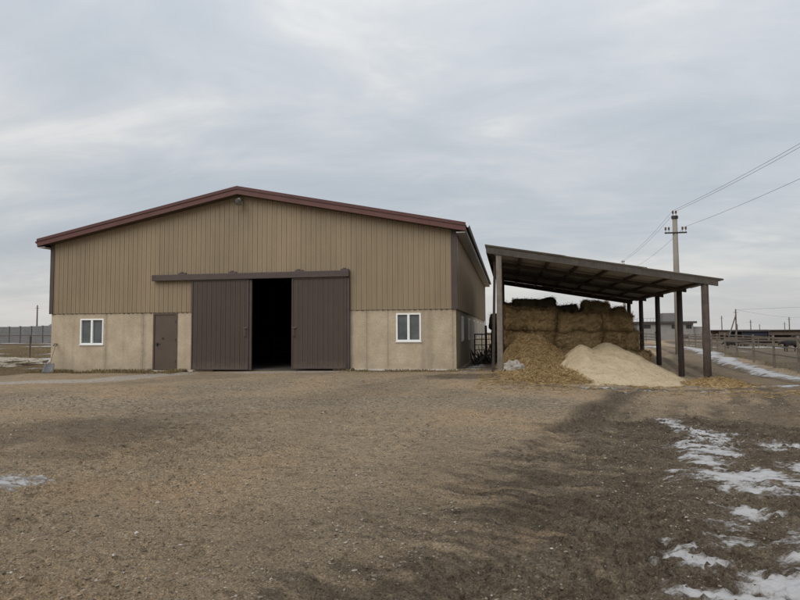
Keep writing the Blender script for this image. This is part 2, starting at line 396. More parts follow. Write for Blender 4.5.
def concrete_mat(seams):
    t = NT('shell_concrete'); P = t.coord(); x, y, z = t.sep(P)
    med = t.noise(P, 1.3, 6, .65); fine = t.noise(P, 22, 5, .75); vf = t.noise(P, 70, 3, .8)
    c = t.ramp(med, [(.3, (.345, .283, .207)), (.5, (.425, .352, .262)), (.7, (.50, .42, .315))])
    c = t.mix(.7, c, t.ramp(fine, [(.34, (.62, .60, .56)), (.5, (1, 1, 1)), (.68, (1.16, 1.15, 1.12))]), 'MULTIPLY')
    c = t.mix(.6, c, t.ramp(vf, [(.34, (.7, .68, .65)), (.5, (1, 1, 1)), (.68, (1.2, 1.2, 1.18))]), 'MULTIPLY')
    wob = t.math('MULTIPLY', t.math('SUBTRACT', t.noise(P, 3.5, 4, .6), .5), .26)
    tot = None; lines = None
    for si_, (sx, w, st) in enumerate(seams):
        d = t.math('ABSOLUTE', t.math('SUBTRACT', t.math('ADD', x, wob), sx))
        m = t.new('ShaderNodeMapRange', interpolation_type='SMOOTHSTEP'); t.link(d, m.inputs[0])
        m.inputs[1].default_value = w; m.inputs[2].default_value = w * .25; m.inputs[3].default_value = 0; m.inputs[4].default_value = st * .72
        tot = m.outputs[0] if tot is None else t.math('MAXIMUM', tot, m.outputs[0])
        d2 = t.math('ABSOLUTE', t.math('SUBTRACT', x, sx)); l = t.math('LESS_THAN', d2, .011)
        if sx not in (-14.34, -12.66, -3.36, -2.55, -1.04, -.12): continue
        lines = l if lines is None else t.math('MAXIMUM', lines, l)
    tot = t.math('MULTIPLY', tot, t.ramp(t.noise(P, 6, 5, .7), [(.3, .35), (.6, 1.0)]))
    c = t.mix(tot, c, (.235, .20, .15))
    c = t.mix(t.math('MULTIPLY', lines, .55), c, (.13, .11, .085))
    # splash-back dirt along the foot, drips under the cladding
    foot = t.new('ShaderNodeMapRange'); t.link(t.math('ADD', z, t.math('MULTIPLY', t.noise(P, 2.5, 5, .7), .5)), foot.inputs[0])
    foot.inputs[1].default_value = .65; foot.inputs[2].default_value = .25; foot.inputs[4].default_value = .45
    c = t.mix(foot.outputs[0], c, (.27, .22, .16))
    drip = t.noise(t.scale(P, (5, 5, .25)), 1.0, 4, .6)
    dm = t.new('ShaderNodeMapRange'); t.link(t.math('ADD', z, t.math('MULTIPLY', drip, 1.1)), dm.inputs[0])
    dm.inputs[1].default_value = 2.65; dm.inputs[2].default_value = 3.05; dm.inputs[4].default_value = .5
    c = t.mix(dm.outputs[0], c, (.26, .22, .165))
    nrm = t.bump(fine, .6, .012, t.bump(lines, -.6, .02))
    return t.done(c, .92, nrm, .2)

def straw_mat(name, lo, mid, hi, fine=28, obj=False, dusty=None):
    t = NT(name); P = t.coord(obj)
    gi = t.new('ShaderNodeNewGeometry').outputs['Random Per Island']
    a = t.noise(P, 1.6, 5, .7); b = t.noise(t.scale(P, (1, 1, 2.2)), fine, 5, .75)
    k = t.mix(.55, a, b); k = t.mix(.3, k, gi)
    if obj: k = t.math('ADD', k, t.math('MULTIPLY', t.math('SUBTRACT', t.new('ShaderNodeObjectInfo').outputs['Random'], .5), .14))
    c = t.ramp(k, [(.3, lo), (.48, mid), (.68, hi)])
    return t.done(c, .9, t.bump(b, .9, .04), .15)

def wood_mat(name, col, dev=.4):
    t = NT(name); P = t.coord()
    a = t.noise(t.scale(P, (9, 9, .8)), 2.2, 6, .7); b = t.noise(P, 5, 5, .7); sp = t.noise(P, 30, 4, .8)
    c = t.ramp(t.mix(.5, a, b), [(.32, tuple(q * (1 - dev) for q in col)), (.5, col), (.68, tuple(q * (1 + dev) for q in col))])
    c = t.mix(t.ramp(sp, [(.66, 0.0), (.72, .55)]), c, tuple(min(.6, q * 2.6 + .08) for q in col))
    return t.done(c, .85, t.bump(a, .6, .01), .25)

M = {}
M['earth'] = ground_mat(); M['snow'] = snow_mat()
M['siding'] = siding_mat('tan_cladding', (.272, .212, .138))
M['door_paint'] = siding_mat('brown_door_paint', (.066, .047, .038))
M['concrete'] = concrete_mat([(-16.3, .1, .35), (-15.85, .08, .4), (-14.34, .14, .75), (-13.55, .1, .3), (-12.66, .17, .9), (-10.8, .12, .3), (-3.36, .12, .55), (-2.55, .12, .3), (-1.22, .16, .75), (-.98, .2, .8), (-.12, .12, .55), (-4.0, .1, .3)])
M['fascia'] = varied('maroon_trim', (.105, .044, .038), .25, 1.2, 20, .5, .003)
M['roof'] = varied('maroon_roof_sheet', (.088, .038, .034), .25, .8, 12, .55, .003)
M['trim_brown'] = varied('brown_trim', (.07, .052, .046), .25, 2, 30, .5, .003)
M['track'] = varied('brown_track', (.068, .05, .046), .3, 2, 30, .5, .003, stretch=(.3, 1, 1))
M['steel_door'] = varied('brown_steel_door', (.085, .060, .046), .22, 1.3, 25, .42, .002, .4)
M['soffit'] = varied('pale_soffit', (.38, .37, .36), .15, 2, 20, .6, .003)
M['white_pvc'] = varied('white_pvc', (.78, .78, .77), .06, 3, 30, .35, .001)
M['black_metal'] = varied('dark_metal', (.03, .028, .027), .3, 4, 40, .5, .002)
M['galv'] = varied('grey_steel', (.24, .24, .24), .25, 3, 40, .45, .002, .5)
M['interior'] = varied('interior_gloom', (.032, .027, .022), .3, 1, 12, .9, .004)
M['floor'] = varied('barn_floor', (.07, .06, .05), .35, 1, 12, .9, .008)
M['plinth'] = varied('pale_plinth', (.46, .43, .38), .25, 2.5, 25, .9, .01)
M['shed_wood'] = wood_mat('grey_weathered_timber', (.074, .064, .056), .38)
M['post_dark'] = wood_mat('dark_brown_post', (.058, .044, .038), .4)
M['post_grey'] = wood_mat('grey_post', (.17, .148, .124), .35)
M['post_worn'] = wood_mat('worn_brown_post', (.07, .054, .045), .5)
M['slate'] = varied('fibre_cement_sheet', (.25, .238, .225), .3, 1.2, 18, .85, .004)
M['hay'] = straw_mat('hay', (.095, .06, .027), (.225, .15, .07), (.39, .28, .145), obj=True)
M['hay_pale'] = straw_mat('pale_hay', (.13, .09, .042), (.27, .20, .098), (.40, .31, .165), obj=True)
M['hay_old_shaded'] = straw_mat('old_shaded_hay', (.026, .020, .014), (.055, .042, .028), (.105, .080, .050), obj=True)  # old brown hay, with the shadow under the roof darkened into its colour
M['straw'] = straw_mat('straw', (.16, .098, .04), (.34, .233, .108), (.55, .415, .22))
M['sawdust'] = straw_mat('sawdust', (.21, .155, .092), (.385, .298, .188), (.56, .455, .305), 40)
M['pole_concrete'] = varied('pole_concrete', (.235, .212, .18), .15, 1.5, 20, .9, .004)
M['pole_wood'] = varied('pole_wood', (.13, .11, .095), .3, 1.5, 20, .9, .004)
M['insul'] = varied('brown_insulator', (.10, .07, .06), .2, 4, 40, .3, .001)
M['wire'] = varied('wire', (.10, .10, .105), .1, 4, 40, .6, .001)
M['fence_wood'] = wood_mat('pale_fence_timber', (.155, .132, .108), .35)
M['slab'] = varied('fence_slab_concrete', (.165, .163, .162), .25, .35, 6, .92, .006, stretch=(1, 1, .5))
M['pipe'] = varied('rusty_pipe', (.10, .075, .062), .3, 3, 30, .7, .003)
M['block'] = varied('grey_block_wall', (.225, .215, .205), .2, .5, 5, .92, .006)
M['dark_roof'] = varied('dark_far_roof', (.06, .054, .05), .25, .6, 6, .8, .004)
M['brown_board'] = varied('brown_boards', (.135, .105, .082), .35, .6, 6, .9, .006, stretch=(1, 1, 3))
M['navy'] = varied('navy_sheet', (.030, .033, .05), .3, .6, 6, .7, .004)
M['rust'] = varied('rust_sheet', (.10, .055, .04), .4, .5, 5, .85, .004)
M['wood_handle'] = wood_mat('shovel_handle', (.30, .23, .16), .25)
M['hide_black'] = varied('black_hide', (.018, .015, .014), .3, 3, 30, .75, .003, obj=True)
M['hide_brown'] = varied('brown_hide', (.075, .040, .024), .3, 3, 30, .75, .003, obj=True)
M['sack'] = varied('white_sack', (.27, .245, .215), .35, 4, 22, .7, .01)
M['shovel_grey'] = varied('grey_scoop', (.115, .115, .118), .25, 4, 40, .6, .002)
M['gravel'] = None
def glass_mat():
    t = NT('window_glass'); P = t.coord()
    c = t.ramp(t.noise(P, 1.2, 3, .6), [(.3, (.055, .066, .07)), (.7, (.125, .14, .142))])
    m = t.done(c, .12, None, .5); return m
M['glass'] = glass_mat()
def gravel_mat():
    t = NT('gravel_stone'); gi = t.new('ShaderNodeNewGeometry').outputs['Random Per Island']
    c = t.ramp(gi, [(0, (.07, .06, .05)), (.35, (.15, .122, .092)), (.72, (.235, .195, .15)), (.96, (.31, .28, .24)), (1, (.44, .42, .39))])
    return t.done(c, .9, t.bump(t.noise(t.coord(), 60, 3, .7), .5, .004), .25)
M['gravel'] = gravel_mat()
M['dry_grass'] = straw_mat('dry_grass', (.12, .085, .04), (.22, .165, .08), (.34, .27, .15))

# ------------------------------------------------------------------ ground sheet + snow
def grow(start, step, ratio, end, cap=1e9):
    out = []; x = start
    while x < end:
        step = min(step * ratio, cap); x += step; out.append(x)
    return out
cx = 1.9
xd = list(np.arange(cx - 4.6, cx + 4.6, .026))
xs = np.array([2 * cx - q for q in grow(cx + 4.6, .026, 1.035, 2800)][::-1] + xd + grow(xd[-1], .026, 1.035, 2800))
yb = [-22.5 - q for q in grow(0, .2, 1.35, 500)][::-1]
y0 = list(np.arange(-22.5, -19, .12)); yd = list(np.arange(-19, -14.6, .021))
y2 = grow(yd[-1], .021, 1.018, -5, .11); y3 = grow(y2[-1], .11, 1.0, 2.0); y4 = grow(y3[-1], .11, 1.035, 3000)
ys = np.array(yb + y0 + yd + y2 + y3 + y4)
U, V = np.meshgrid(xs, ys); nx, ny = len(xs), len(ys)
u = U.ravel(); v = V.ravel()
wet, grav, grass, conc = masks(u, v)
far = sstep(150, 300, np.hypot(u, v))
zb = Gbase(u, v) * (1 - far) + far * -.9
zg = zb + Gfine(u, v, wet)
SM = snow_mask(u, v)
I = np.arange(nx * ny).reshape(ny, nx)
F = np.stack([I[:-1, :-1], I[:-1, 1:], I[1:, 1:], I[1:, :-1]], -1).reshape(-1, 4)
stain = np.stack([wet, grav, grass, conc], -1)
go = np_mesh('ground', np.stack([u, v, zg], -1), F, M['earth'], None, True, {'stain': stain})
tag(go, 'bare brown farmyard earth with gravel, wet mud and dead grass', 'ground', kind='structure')
# snow: a real sheet that dives under the earth where it thins out
ok = SM[F].max(1) > -.22
Fs = F[ok]; used = np.unique(Fs); remap = np.full(nx * ny, -1); remap[used] = np.arange(len(used))
d = np.hypot(u[used] - 1.9, v[used] + 21.8)
sm = SM[used]; zgl = zg[used] - zb[used]
thick = -.0085 + .019 * sstep(.0, .8, sm) + .0011 * np.maximum(np.minimum(d, 45) - 9, 0) * sstep(0, .5, sm)
zs = zg[used] * 1.0 + .003 - np.where(sm > .15, .3 * (zgl - .004) * sstep(.15, .6, sm), 0) + .0011 * np.maximum(np.minimum(d, 45) - 9, 0) * sstep(.1, .6, sm) + .006 * sstep(.1, .8, sm)
sa_ = np.stack([np.clip((sm + .25) / 1.0, 0, 1)] * 3 + [np.ones_like(sm)], -1)
so = np_mesh('snow', np.stack([u[used], v[used], zs], -1), remap[Fs], M['snow'], None, True, {'cover': sa_})
tag(so, 'thin patches of melting snow and ice left on the yard and in strips by the pens', 'snow', kind='stuff')

# ------------------------------------------------------------------ gravel, straw blades, grass
ICO_V = np.array([(0, 0, 1), (.9, 0, .3), (.28, .85, .3), (-.72, .53, .3), (-.72, -.53, .3), (.28, -.85, .3), (.72, .53, -.3), (-.28, .85, -.3), (-.9, 0, -.3), (-.28, -.85, -.3), (.72, -.53, -.3), (0, 0, -1)])
ICO_F = np.array([(0, 1, 2), (0, 2, 3), (0, 3, 4), (0, 4, 5), (0, 5, 1), (1, 6, 2), (2, 7, 3), (3, 8, 4), (4, 9, 5), (5, 10, 1), (2, 6, 7), (3, 7, 8), (4, 8, 9), (5, 9, 10), (1, 10, 6), (11, 7, 6), (11, 8, 7), (11, 9, 8), (11, 10, 9), (11, 6, 10)])
n = 22000
dd = 3.0 + 15 * RNG.random(n) ** 1.4; aa = RNG.uniform(-.78, .78, n) + .1813
gu = 1.913 - dd * np.sin(aa); gv = -21.81 + dd * np.cos(aa)
keep = (vnoise(gu * .9, gv * .9, 201) + .5 * vnoise(gu * 3, gv * 3, 202) > .62) & (snow_mask(gu, gv) < .02)
gu = gu[keep]; gv = gv[keep]; dd = dd[keep]; n = len(gu)
rad = .003 + .0085 * RNG.random(n) ** 3.2 + .0005 * dd
wt = masks(gu, gv)[0]
gz = Gbase(gu, gv) + Gfine(gu, gv, wt)
jit = 1 + .35 * RNG.standard_normal((n, 12, 3)).clip(-1.5, 1.5)
sc = rad[:, None, None] * np.stack([RNG.uniform(.7, 1.4, n), RNG.uniform(.7, 1.4, n), RNG.uniform(.4, .8, n)], -1)[:, None, :]
ra = RNG.uniform(0, 6.28, n); ca, sa = np.cos(ra)[:, None], np.sin(ra)[:, None]
pv = ICO_V[None] * jit * sc
px_ = pv[..., 0] * ca - pv[..., 1] * sa; py_ = pv[..., 0] * sa + pv[..., 1] * ca
PV = np.stack([px_ + gu[:, None], py_ + gv[:, None], pv[..., 2] + gz[:, None] + rad[:, None] * .15], -1).reshape(-1, 3)
PF = (ICO_F[None] + 12 * np.arange(n)[:, None, None]).reshape(-1, 3)
tag(np_mesh('gravel', PV, PF, M['gravel']), 'loose small stones and clods scattered over the dirt yard', 'gravel', kind='stuff')

def blades(P, D, L, W, bend=.15):
    """thin three sided straws: base P, direction D, length L, width W"""
    n = len(P); D = D / np.linalg.norm(D, axis=1)[:, None]
    r = RNG.standard_normal((n, 3)); s1 = np.cross(D, r); s1 /= np.linalg.norm(s1, axis=1)[:, None]; s2 = np.cross(D, s1)
    tip = P + D * L[:, None]
    ring = []
    for base in (P, tip):
        for k in range(3):
            a = 2.094 * k
            ring.append(base + (s1 * math.cos(a) + s2 * math.sin(a)) * W[:, None] * .5)
    Vv = np.stack(ring, 1).reshape(-1, 3); b = 6 * np.arange(n)[:, None, None]
    f = np.array([(0, 1, 4, 3), (1, 2, 5, 4), (2, 0, 3, 5)])
    return Vv, (f[None] + b).reshape(-1, 4)

# ------------------------------------------------------------------ barn
W, D = 16.9, 26.0
ZC, ZE, ZA, OV, OS = 2.33, 5.358, 7.137, .426, .423
def roof_z(x): return ZA - (ZA - ZE) * abs(x + W / 2) / (W / 2 + OS)
barn = thing('barn', (-W / 2, 0, 0), 'large tan corrugated metal barn on a sandy concrete base with brown sliding doors', 'barn')
def corrugated_front(name, x0, x1, zlo, zhi, y, mat, parent, per=.2, dep=.024, phase=0.0):
    prof = [(0, 0), (.05, 0), (.09, 1), (.20, 1), (.24, .0), (.52, 0), (.545, .35), (.575, .35), (.60, 0), (.76, 0), (.785, .35), (.815, .35), (.84, 0)]
    xsn = []; k = math.floor((x0 - phase) / per)
    while k * per + phase < x1 + 1e-6:
        for a, h in prof:
            xx = k * per + phase + a * per
            xsn.append((xx, y + dep - h * dep))
        k += 1
    def yat(x): return float(np.interp(x, [q[0] for q in xsn], [q[1] for q in xsn]))
    xsn.append(((k) * per + phase, y + dep))
    xsn = [(x0, yat(x0))] + [q for q in xsn if x0 + 1e-4 < q[0] < x1 - 1e-4] + [(x1, yat(x1))]
    mb = MB(); vs = []
    for xx, yy in xsn: vs += [(xx, yy, zlo(xx) if callable(zlo) else zlo), (xx, yy, zhi(xx) if callable(zhi) else zhi)]
    mb.add(vs, [(2 * i, 2 * i + 2, 2 * i + 3, 2 * i + 1) for i in range(len(xsn) - 1)])
    return mb
def lower(x): return 3.60 if -10.43 < x < -4.12 else ZC - .02
# front cladding: three fields that meet at the door opening
m = corrugated_front('siding', -W + .1, -10.40, lambda x: ZC - .02, lambda x: roof_z(x) - .06, -.055, M['siding'], barn)
for a, b, lo in ((-10.40, -4.15, 3.60), (-4.15, -.16, ZC - .02)):
    q = corrugated_front('siding', a, b, lo, lambda x: roof_z(x) - .06, -.055, M['siding'], barn)
    m.add(q.v, q.f)
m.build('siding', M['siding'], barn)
def corrugated_side(x, sgn, y0, y1, z0, z1):
    prof = [(0, 0), (.05, 0), (.09, 1), (.20, 1), (.24, 0)]; pts = []
    k = 0
    while y0 + k * .2 < y1:
        for a, h in prof: pts.append((x + sgn * (.0 + .024 * h), min(y0 + k * .2 + a * .2, y1)))
        k += 1
    vs = []
    for px, py in pts: vs += [(px, py, z0), (px, py, z1)]
    return MB().add(vs, [(2 * i, 2 * i + 2, 2 * i + 3, 2 * i + 1) for i in range(len(pts) - 1)])
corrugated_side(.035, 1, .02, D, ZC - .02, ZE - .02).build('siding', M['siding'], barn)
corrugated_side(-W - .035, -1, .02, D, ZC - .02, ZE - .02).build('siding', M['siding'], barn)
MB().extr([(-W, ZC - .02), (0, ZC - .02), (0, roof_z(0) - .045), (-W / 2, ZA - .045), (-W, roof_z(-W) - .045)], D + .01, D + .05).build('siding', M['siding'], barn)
# concrete walls with openings
TH = .3
def wall_boxes_x(mb, x0, x1, z0, z1, y0, y1, holes):
    xsn = sorted({x0, x1, *[h[0] for h in holes], *[h[1] for h in holes]})
    for a, b in zip(xsn[:-1], xsn[1:]):
        c = (a + b) / 2; hs = sorted([h for h in holes if h[0] < c < h[1]], key=lambda h: h[2]); z = z0
        for h in hs:
            if h[2] > z: mb.box(a, b, y0, y1, z, h[2])
            z = h[3]
        if z < z1: mb.box(a, b, y0, y1, z, z1)
HW = [(-15.54, -14.46, 1.03, 2.09), (-2.24, -1.30, 1.12, 2.17)]
DOOR = (-12.19, -11.17, -.03, 2.26)
mb = MB(); wall_boxes_x(mb, -W, -9.6, -.4, ZC, 0, TH, [HW[0], DOOR]); mb.build('concrete_wall', M['concrete'], barn)
mb = MB(); wall_boxes_x(mb, -4.7, 0, -.4, ZC, 0, TH, [HW[1]]); mb.build('concrete_wall', M['concrete'], barn)
SW = [(2.5 + 3.9 * k, 3.5 + 3.9 * k) for k in range(6)]
mb = MB()
ysn = sorted([TH, D] + [q for s in SW for q in s])
for a, b in zip(ysn[:-1], ysn[1:]):
    if any(s[0] <= (a + b) / 2 <= s[1] for s in SW): mb.box(-TH, 0, a, b, -.4, 1.08); mb.box(-TH, 0, a, b, 2.1, ZC)
    else: mb.box(-TH, 0, a, b, -.4, ZC)
mb.build('concrete_wall', M['concrete'], barn)
MB().box(-W, -W + TH, TH, D, -.4, ZC).build('concrete_wall', M['concrete'], barn)
MB().box(-W + TH, -TH, D - TH, D, -.4, ZC).build('concrete_wall', M['concrete'], barn)
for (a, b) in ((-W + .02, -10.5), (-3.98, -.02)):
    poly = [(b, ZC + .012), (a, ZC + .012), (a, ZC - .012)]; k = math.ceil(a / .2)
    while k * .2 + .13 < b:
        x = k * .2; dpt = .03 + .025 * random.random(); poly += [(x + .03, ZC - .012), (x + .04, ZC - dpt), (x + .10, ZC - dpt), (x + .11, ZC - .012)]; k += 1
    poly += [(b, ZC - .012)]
    MB().extr(poly[::-1], -.028, -.003).build('gap_shade_comb', M['black_metal'], barn)  # black comb standing in for the shaded gaps under the ribs
# inner lining above the concrete, floor and steel frames: unlit gloom put into near-black colour
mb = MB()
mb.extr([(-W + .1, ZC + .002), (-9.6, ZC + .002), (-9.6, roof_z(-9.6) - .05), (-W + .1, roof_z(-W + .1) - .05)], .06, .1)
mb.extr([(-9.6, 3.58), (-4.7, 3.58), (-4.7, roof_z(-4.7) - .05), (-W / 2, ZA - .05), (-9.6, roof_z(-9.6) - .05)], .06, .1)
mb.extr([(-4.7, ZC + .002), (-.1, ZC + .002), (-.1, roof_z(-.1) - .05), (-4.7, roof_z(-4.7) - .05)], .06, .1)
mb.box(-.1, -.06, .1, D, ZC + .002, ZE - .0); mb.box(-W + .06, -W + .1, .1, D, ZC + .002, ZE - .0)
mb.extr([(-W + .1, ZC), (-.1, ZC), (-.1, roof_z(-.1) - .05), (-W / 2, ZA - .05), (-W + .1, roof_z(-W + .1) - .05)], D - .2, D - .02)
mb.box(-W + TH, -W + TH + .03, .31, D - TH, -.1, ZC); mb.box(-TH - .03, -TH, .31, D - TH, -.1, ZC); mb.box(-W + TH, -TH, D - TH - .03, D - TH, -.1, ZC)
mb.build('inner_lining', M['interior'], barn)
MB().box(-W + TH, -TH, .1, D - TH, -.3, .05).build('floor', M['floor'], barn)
for k in range(1, 5):
    yy = 5.2 * k
    for xx in (-W + .5, -11.6, -5.3, -.5):
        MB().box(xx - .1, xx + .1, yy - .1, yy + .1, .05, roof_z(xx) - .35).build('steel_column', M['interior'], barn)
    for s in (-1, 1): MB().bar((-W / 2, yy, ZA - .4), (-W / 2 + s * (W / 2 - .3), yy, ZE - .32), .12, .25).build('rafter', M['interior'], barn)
mb = MB()
for z in (.5, .85, 1.2): mb.tube([(-11.4, 7, z), (-5.5, 7, z)], .03, 6)
for xx in np.linspace(-11.4, -5.5, 5): mb.tube([(xx, 7, .05), (xx, 7, 1.3)], .035, 6)
mb.build('pen_rail', M['interior'], barn)
# windows
def window_front(x0, x1, z0, z1, ydepth=.06):
    w = .06; mb = MB()
    mb.box(x0, x1, ydepth - .075, ydepth + .03, z0, z0 + w); mb.box(x0, x1, ydepth - .075, ydepth + .03, z1 - w, z1)
    mb.box(x0, x0 + w, ydepth - .075, ydepth + .03, z0 + w, z1 - w); mb.box(x1 - w, x1, ydepth - .075, ydepth + .03, z0 + w, z1 - w)
    c = (x0 + x1) / 2; mb.box(c - .045, c + .045, ydepth - .075, ydepth + .03, z0 + w, z1 - w)
    win = mb.build('window', M['white_pvc'], barn, bevel=.006)
    for a, b in ((x0 + w, c - .045), (c + .045, x1 - w)):
        MB().box(a - .01, b + .01, ydepth - .005, ydepth + .015, z0 + w - .01, z1 - w + .01).build('pane', M['glass'], win)
    MB().box(x0 - .02, x1 + .02, -.045, .0, z0 - .035, z0 - .004).build('sill', M['white_pvc'], win)
for h in HW: window_front(*h)
for a, b in SW:
    w = .07; mb = MB(); z0, z1 = 1.08, 2.1; X0, X1 = -.06, .03
    mb.box(X0, X1, a, b, z0, z0 + w); mb.box(X0, X1, a, b, z1 - w, z1)
    for q in (a, (a + b) / 2 - w / 2, b - w): mb.box(X0, X1, q, q + w, z0 + w, z1 - w)
    win = mb.build('window', M['white_pvc'], barn)
    MB().box(-.03, -.015, a + .06, b - .06, z0 + .06, z1 - .06).build('pane', M['glass'], win)
# personnel door
mb = MB().box(-12.15, -11.21, .0, .05, 0.02, 2.22)
pd = mb.build('door', M['steel_door'], barn, bevel=.006)
mb = MB().box(-12.21, -12.15, -.03, .08, -.03, 2.28).box(-11.21, -11.15, -.03, .08, -.03, 2.28).box(-12.15, -11.21, -.03, .08, 2.22, 2.28)
mb.build('door_frame', M['steel_door'], pd)
MB().box(-12.06, -12.0, -.06, 0, .98, 1.1).tube([(-12.03, -.05, 1.06), (-11.9, -.05, 1.06)], .014, 8).build('handle', M['black_metal'], pd)
MB().tube([(-11.78, -.015, 1.27), (-11.78, .0, 1.27)], .045, 10).build('lock', M['black_metal'], pd)
for z in (.35, 1.2, 1.95): MB().tube([(-11.215, -.035, z - .06), (-11.215, -.035, z + .06)], .02, 8).build('hinge', M['steel_door'], pd)
# sliding doors
def slider(x0, x1, z0, z1, hx):
    y = -.17
    q = corrugated_front('sliding_door', x0 + .05, x1 - .05, z0 + .05, z1 - .03, y, M['door_paint'], barn, .2, .014, x0)
    q.box(x0 + .05, x1 - .05, y + .03, y + .06, z0 + .05, z1 - .03)
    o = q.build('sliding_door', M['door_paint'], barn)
    f = MB().box(x0, x0 + .05, y - .012, y + .06, z0, z1).box(x1 - .05, x1, y - .012, y + .06, z0, z1)
    f.box(x0 + .05, x1 - .05, y - .008, y + .06, z0, z0 + .06).box(x0 + .05, x1 - .05, y - .012, y + .06, z1 - .06, z1)
    f.build('door_edge', M['trim_brown'], o, bevel=.004)
    h = MB().tube([(hx, y - .01, 1.32), (hx, y - .09, 1.34), (hx, y - .09, 1.62), (hx, y - .01, 1.64)], .018, 8)
    h.box(hx - .09, hx + .09, y - .035, y - .01, 1.64, 1.69)
    h.build('handle', M['pipe'], o)
    return o
slider(-10.45, -8.04, .04, 3.58, -8.16); slider(-6.28, -4.10, .10, 3.58, -6.17)
MB().box(-8.035, -7.93, -.14, -.05, .03, 3.55).build('door_jamb', M['trim_brown'], barn)
MB().box(-4.09, -4.0, -.16, -.06, .08, 3.55).build('door_jamb', M['trim_brown'], barn)
mb = MB().box(-12.17, -4.0, -.25, -.09, 3.57, 3.81); mb.build('door_track', M['track'], barn, bevel=.012)
for xx in (-10.9, -8.75, -6.0, -4.18):
    MB().box(xx - .16, xx + .16, -.16, -.07, 3.812, 3.87).box(xx - .08, xx + .02, -.15, -.07, 3.87, 3.91).build('track_bracket', M['track'], barn)
# trims
MB().box(-.16, .075, -.075, -.02, ZC - .03, ZE - .02).box(.03, .075, -.02, .16, ZC - .03, ZE - .02).build('corner_trim', M['trim_brown'], barn)
MB().box(-W - .07, -W + .1, -.075, -.02, ZC - .03, ZE - .02).build('corner_trim', M['trim_brown'], barn)
MB().box(.03, .075, D - .1, D + .06, -.2, ZE - .1).build('corner_trim', M['soffit'], barn)
MB().box(-4.0, .1, -.12, -.001, -.35, .1).build('plinth', M['plinth'], barn, bevel=.02)
MB().box(-15.0, -10.4, -.1, -.001, -.45, -.0).build('plinth', M['plinth'], barn, bevel=.02)
# roof: two thick panels, fascia boards, ridge, gutters
for s in (-1, 1):
    xe = -W / 2 + s * (W / 2 + OS)
    poly = [(-W / 2, ZA), (xe, ZE), (xe, ZE - .07), (-W / 2, ZA - .07)]
    if s < 0: poly = poly[::-1]
    MB().extr(poly, -OV + .035, D + .3).build('roof_panel', M['roof'], barn)
    fh = .28
    poly = [(-W / 2, ZA + .03), (xe, ZE + .03), (xe, ZE + .03 - fh), (-W / 2, ZA + .03 - fh)]
    if s < 0: poly = poly[::-1]
    fo = MB().extr(poly, -OV, -OV + .03).build('fascia', M['fascia'], barn)
    poly = [(-W / 2, ZA + .06), (xe, ZE + .06), (xe, ZE - .06), (-W / 2, ZA - .06)]
    if s < 0: poly = poly[::-1]
    MB().extr(poly, -OV - .03, -OV - .002).build('trim_strip', M['roof'], fo)
    poly = [(-W / 2, ZA - .222), (xe, ZE - .222), (xe, ZE - .245), (-W / 2, ZA - .245)]
    if s < 0: poly = poly[::-1]
    MB().extr(poly, -OV + .031, -.06).build('soffit', M['trim_brown'], barn)
    a, b = sorted((xe, xe - s * .025))
    MB().box(a, b, -OV + .03, D + .3, ZE - .28, ZE - .072).build('eave_board', M['trim_brown'], barn)
    a, b = sorted((xe - s * .026, -W / 2 + s * (W / 2 + .07)))
    MB().box(a, b, -OV + .032, D + .25, ZE - .30, ZE - .27).build('eave_soffit', M['soffit'], barn)
    mb = MB(); g = [(0, 0), (.02, -.08), (.09, -.1), (.13, -.04), (.13, 0), (.118, 0), (.115, -.035), (.085, -.085), (.03, -.07), (.014, 0)]
    poly = [(xe + s * (px + .002), ZE - .03 + pz) for px, pz in g]
    if s > 0: poly = poly[::-1]
    mb.extr(poly, -OV + .05, D + .25).build('gutter', M['roof'] if s < 0 else M['trim_brown'], barn)
MB().tube([(-2.64, 8, roof_z(-2.64) - .1), (-2.64, 8, roof_z(-2.64) + .38)], .07, 10).build('roof_vent', M['galv'], barn)
MB().extr([(-W / 2 - .25, ZA - .035), (-W / 2, ZA + .03), (-W / 2 + .25, ZA - .035), (-W / 2, ZA + .055)], -OV + .04, D + .3).build('ridge_cap', M['roof'], barn)
lamp = MB().tube([(-8.42, -.03, 6.72), (-8.42, -.3, 6.74)], .025, 8).tube([(-8.42, -.22, 6.74), (-8.42, -.36, 6.62), (-8.42, -.38, 6.5)], [.05, .12, .17], 12).build('yard_lamp', M['galv'], barn)

# ------------------------------------------------------------------ lean-to hay shed
shed = thing('hay_shed', (4.7, 3.9, 0), 'open grey hay shed with a sloping sheet roof on dark posts', 'shed')
UL, UR, VF, VB, ZL, ZR = 1.246, 8.233, -2.33, 10.16, 4.251, 3.033
def sz(x): return ZL + (ZR - ZL) * (x - UL) / (UR - UL)
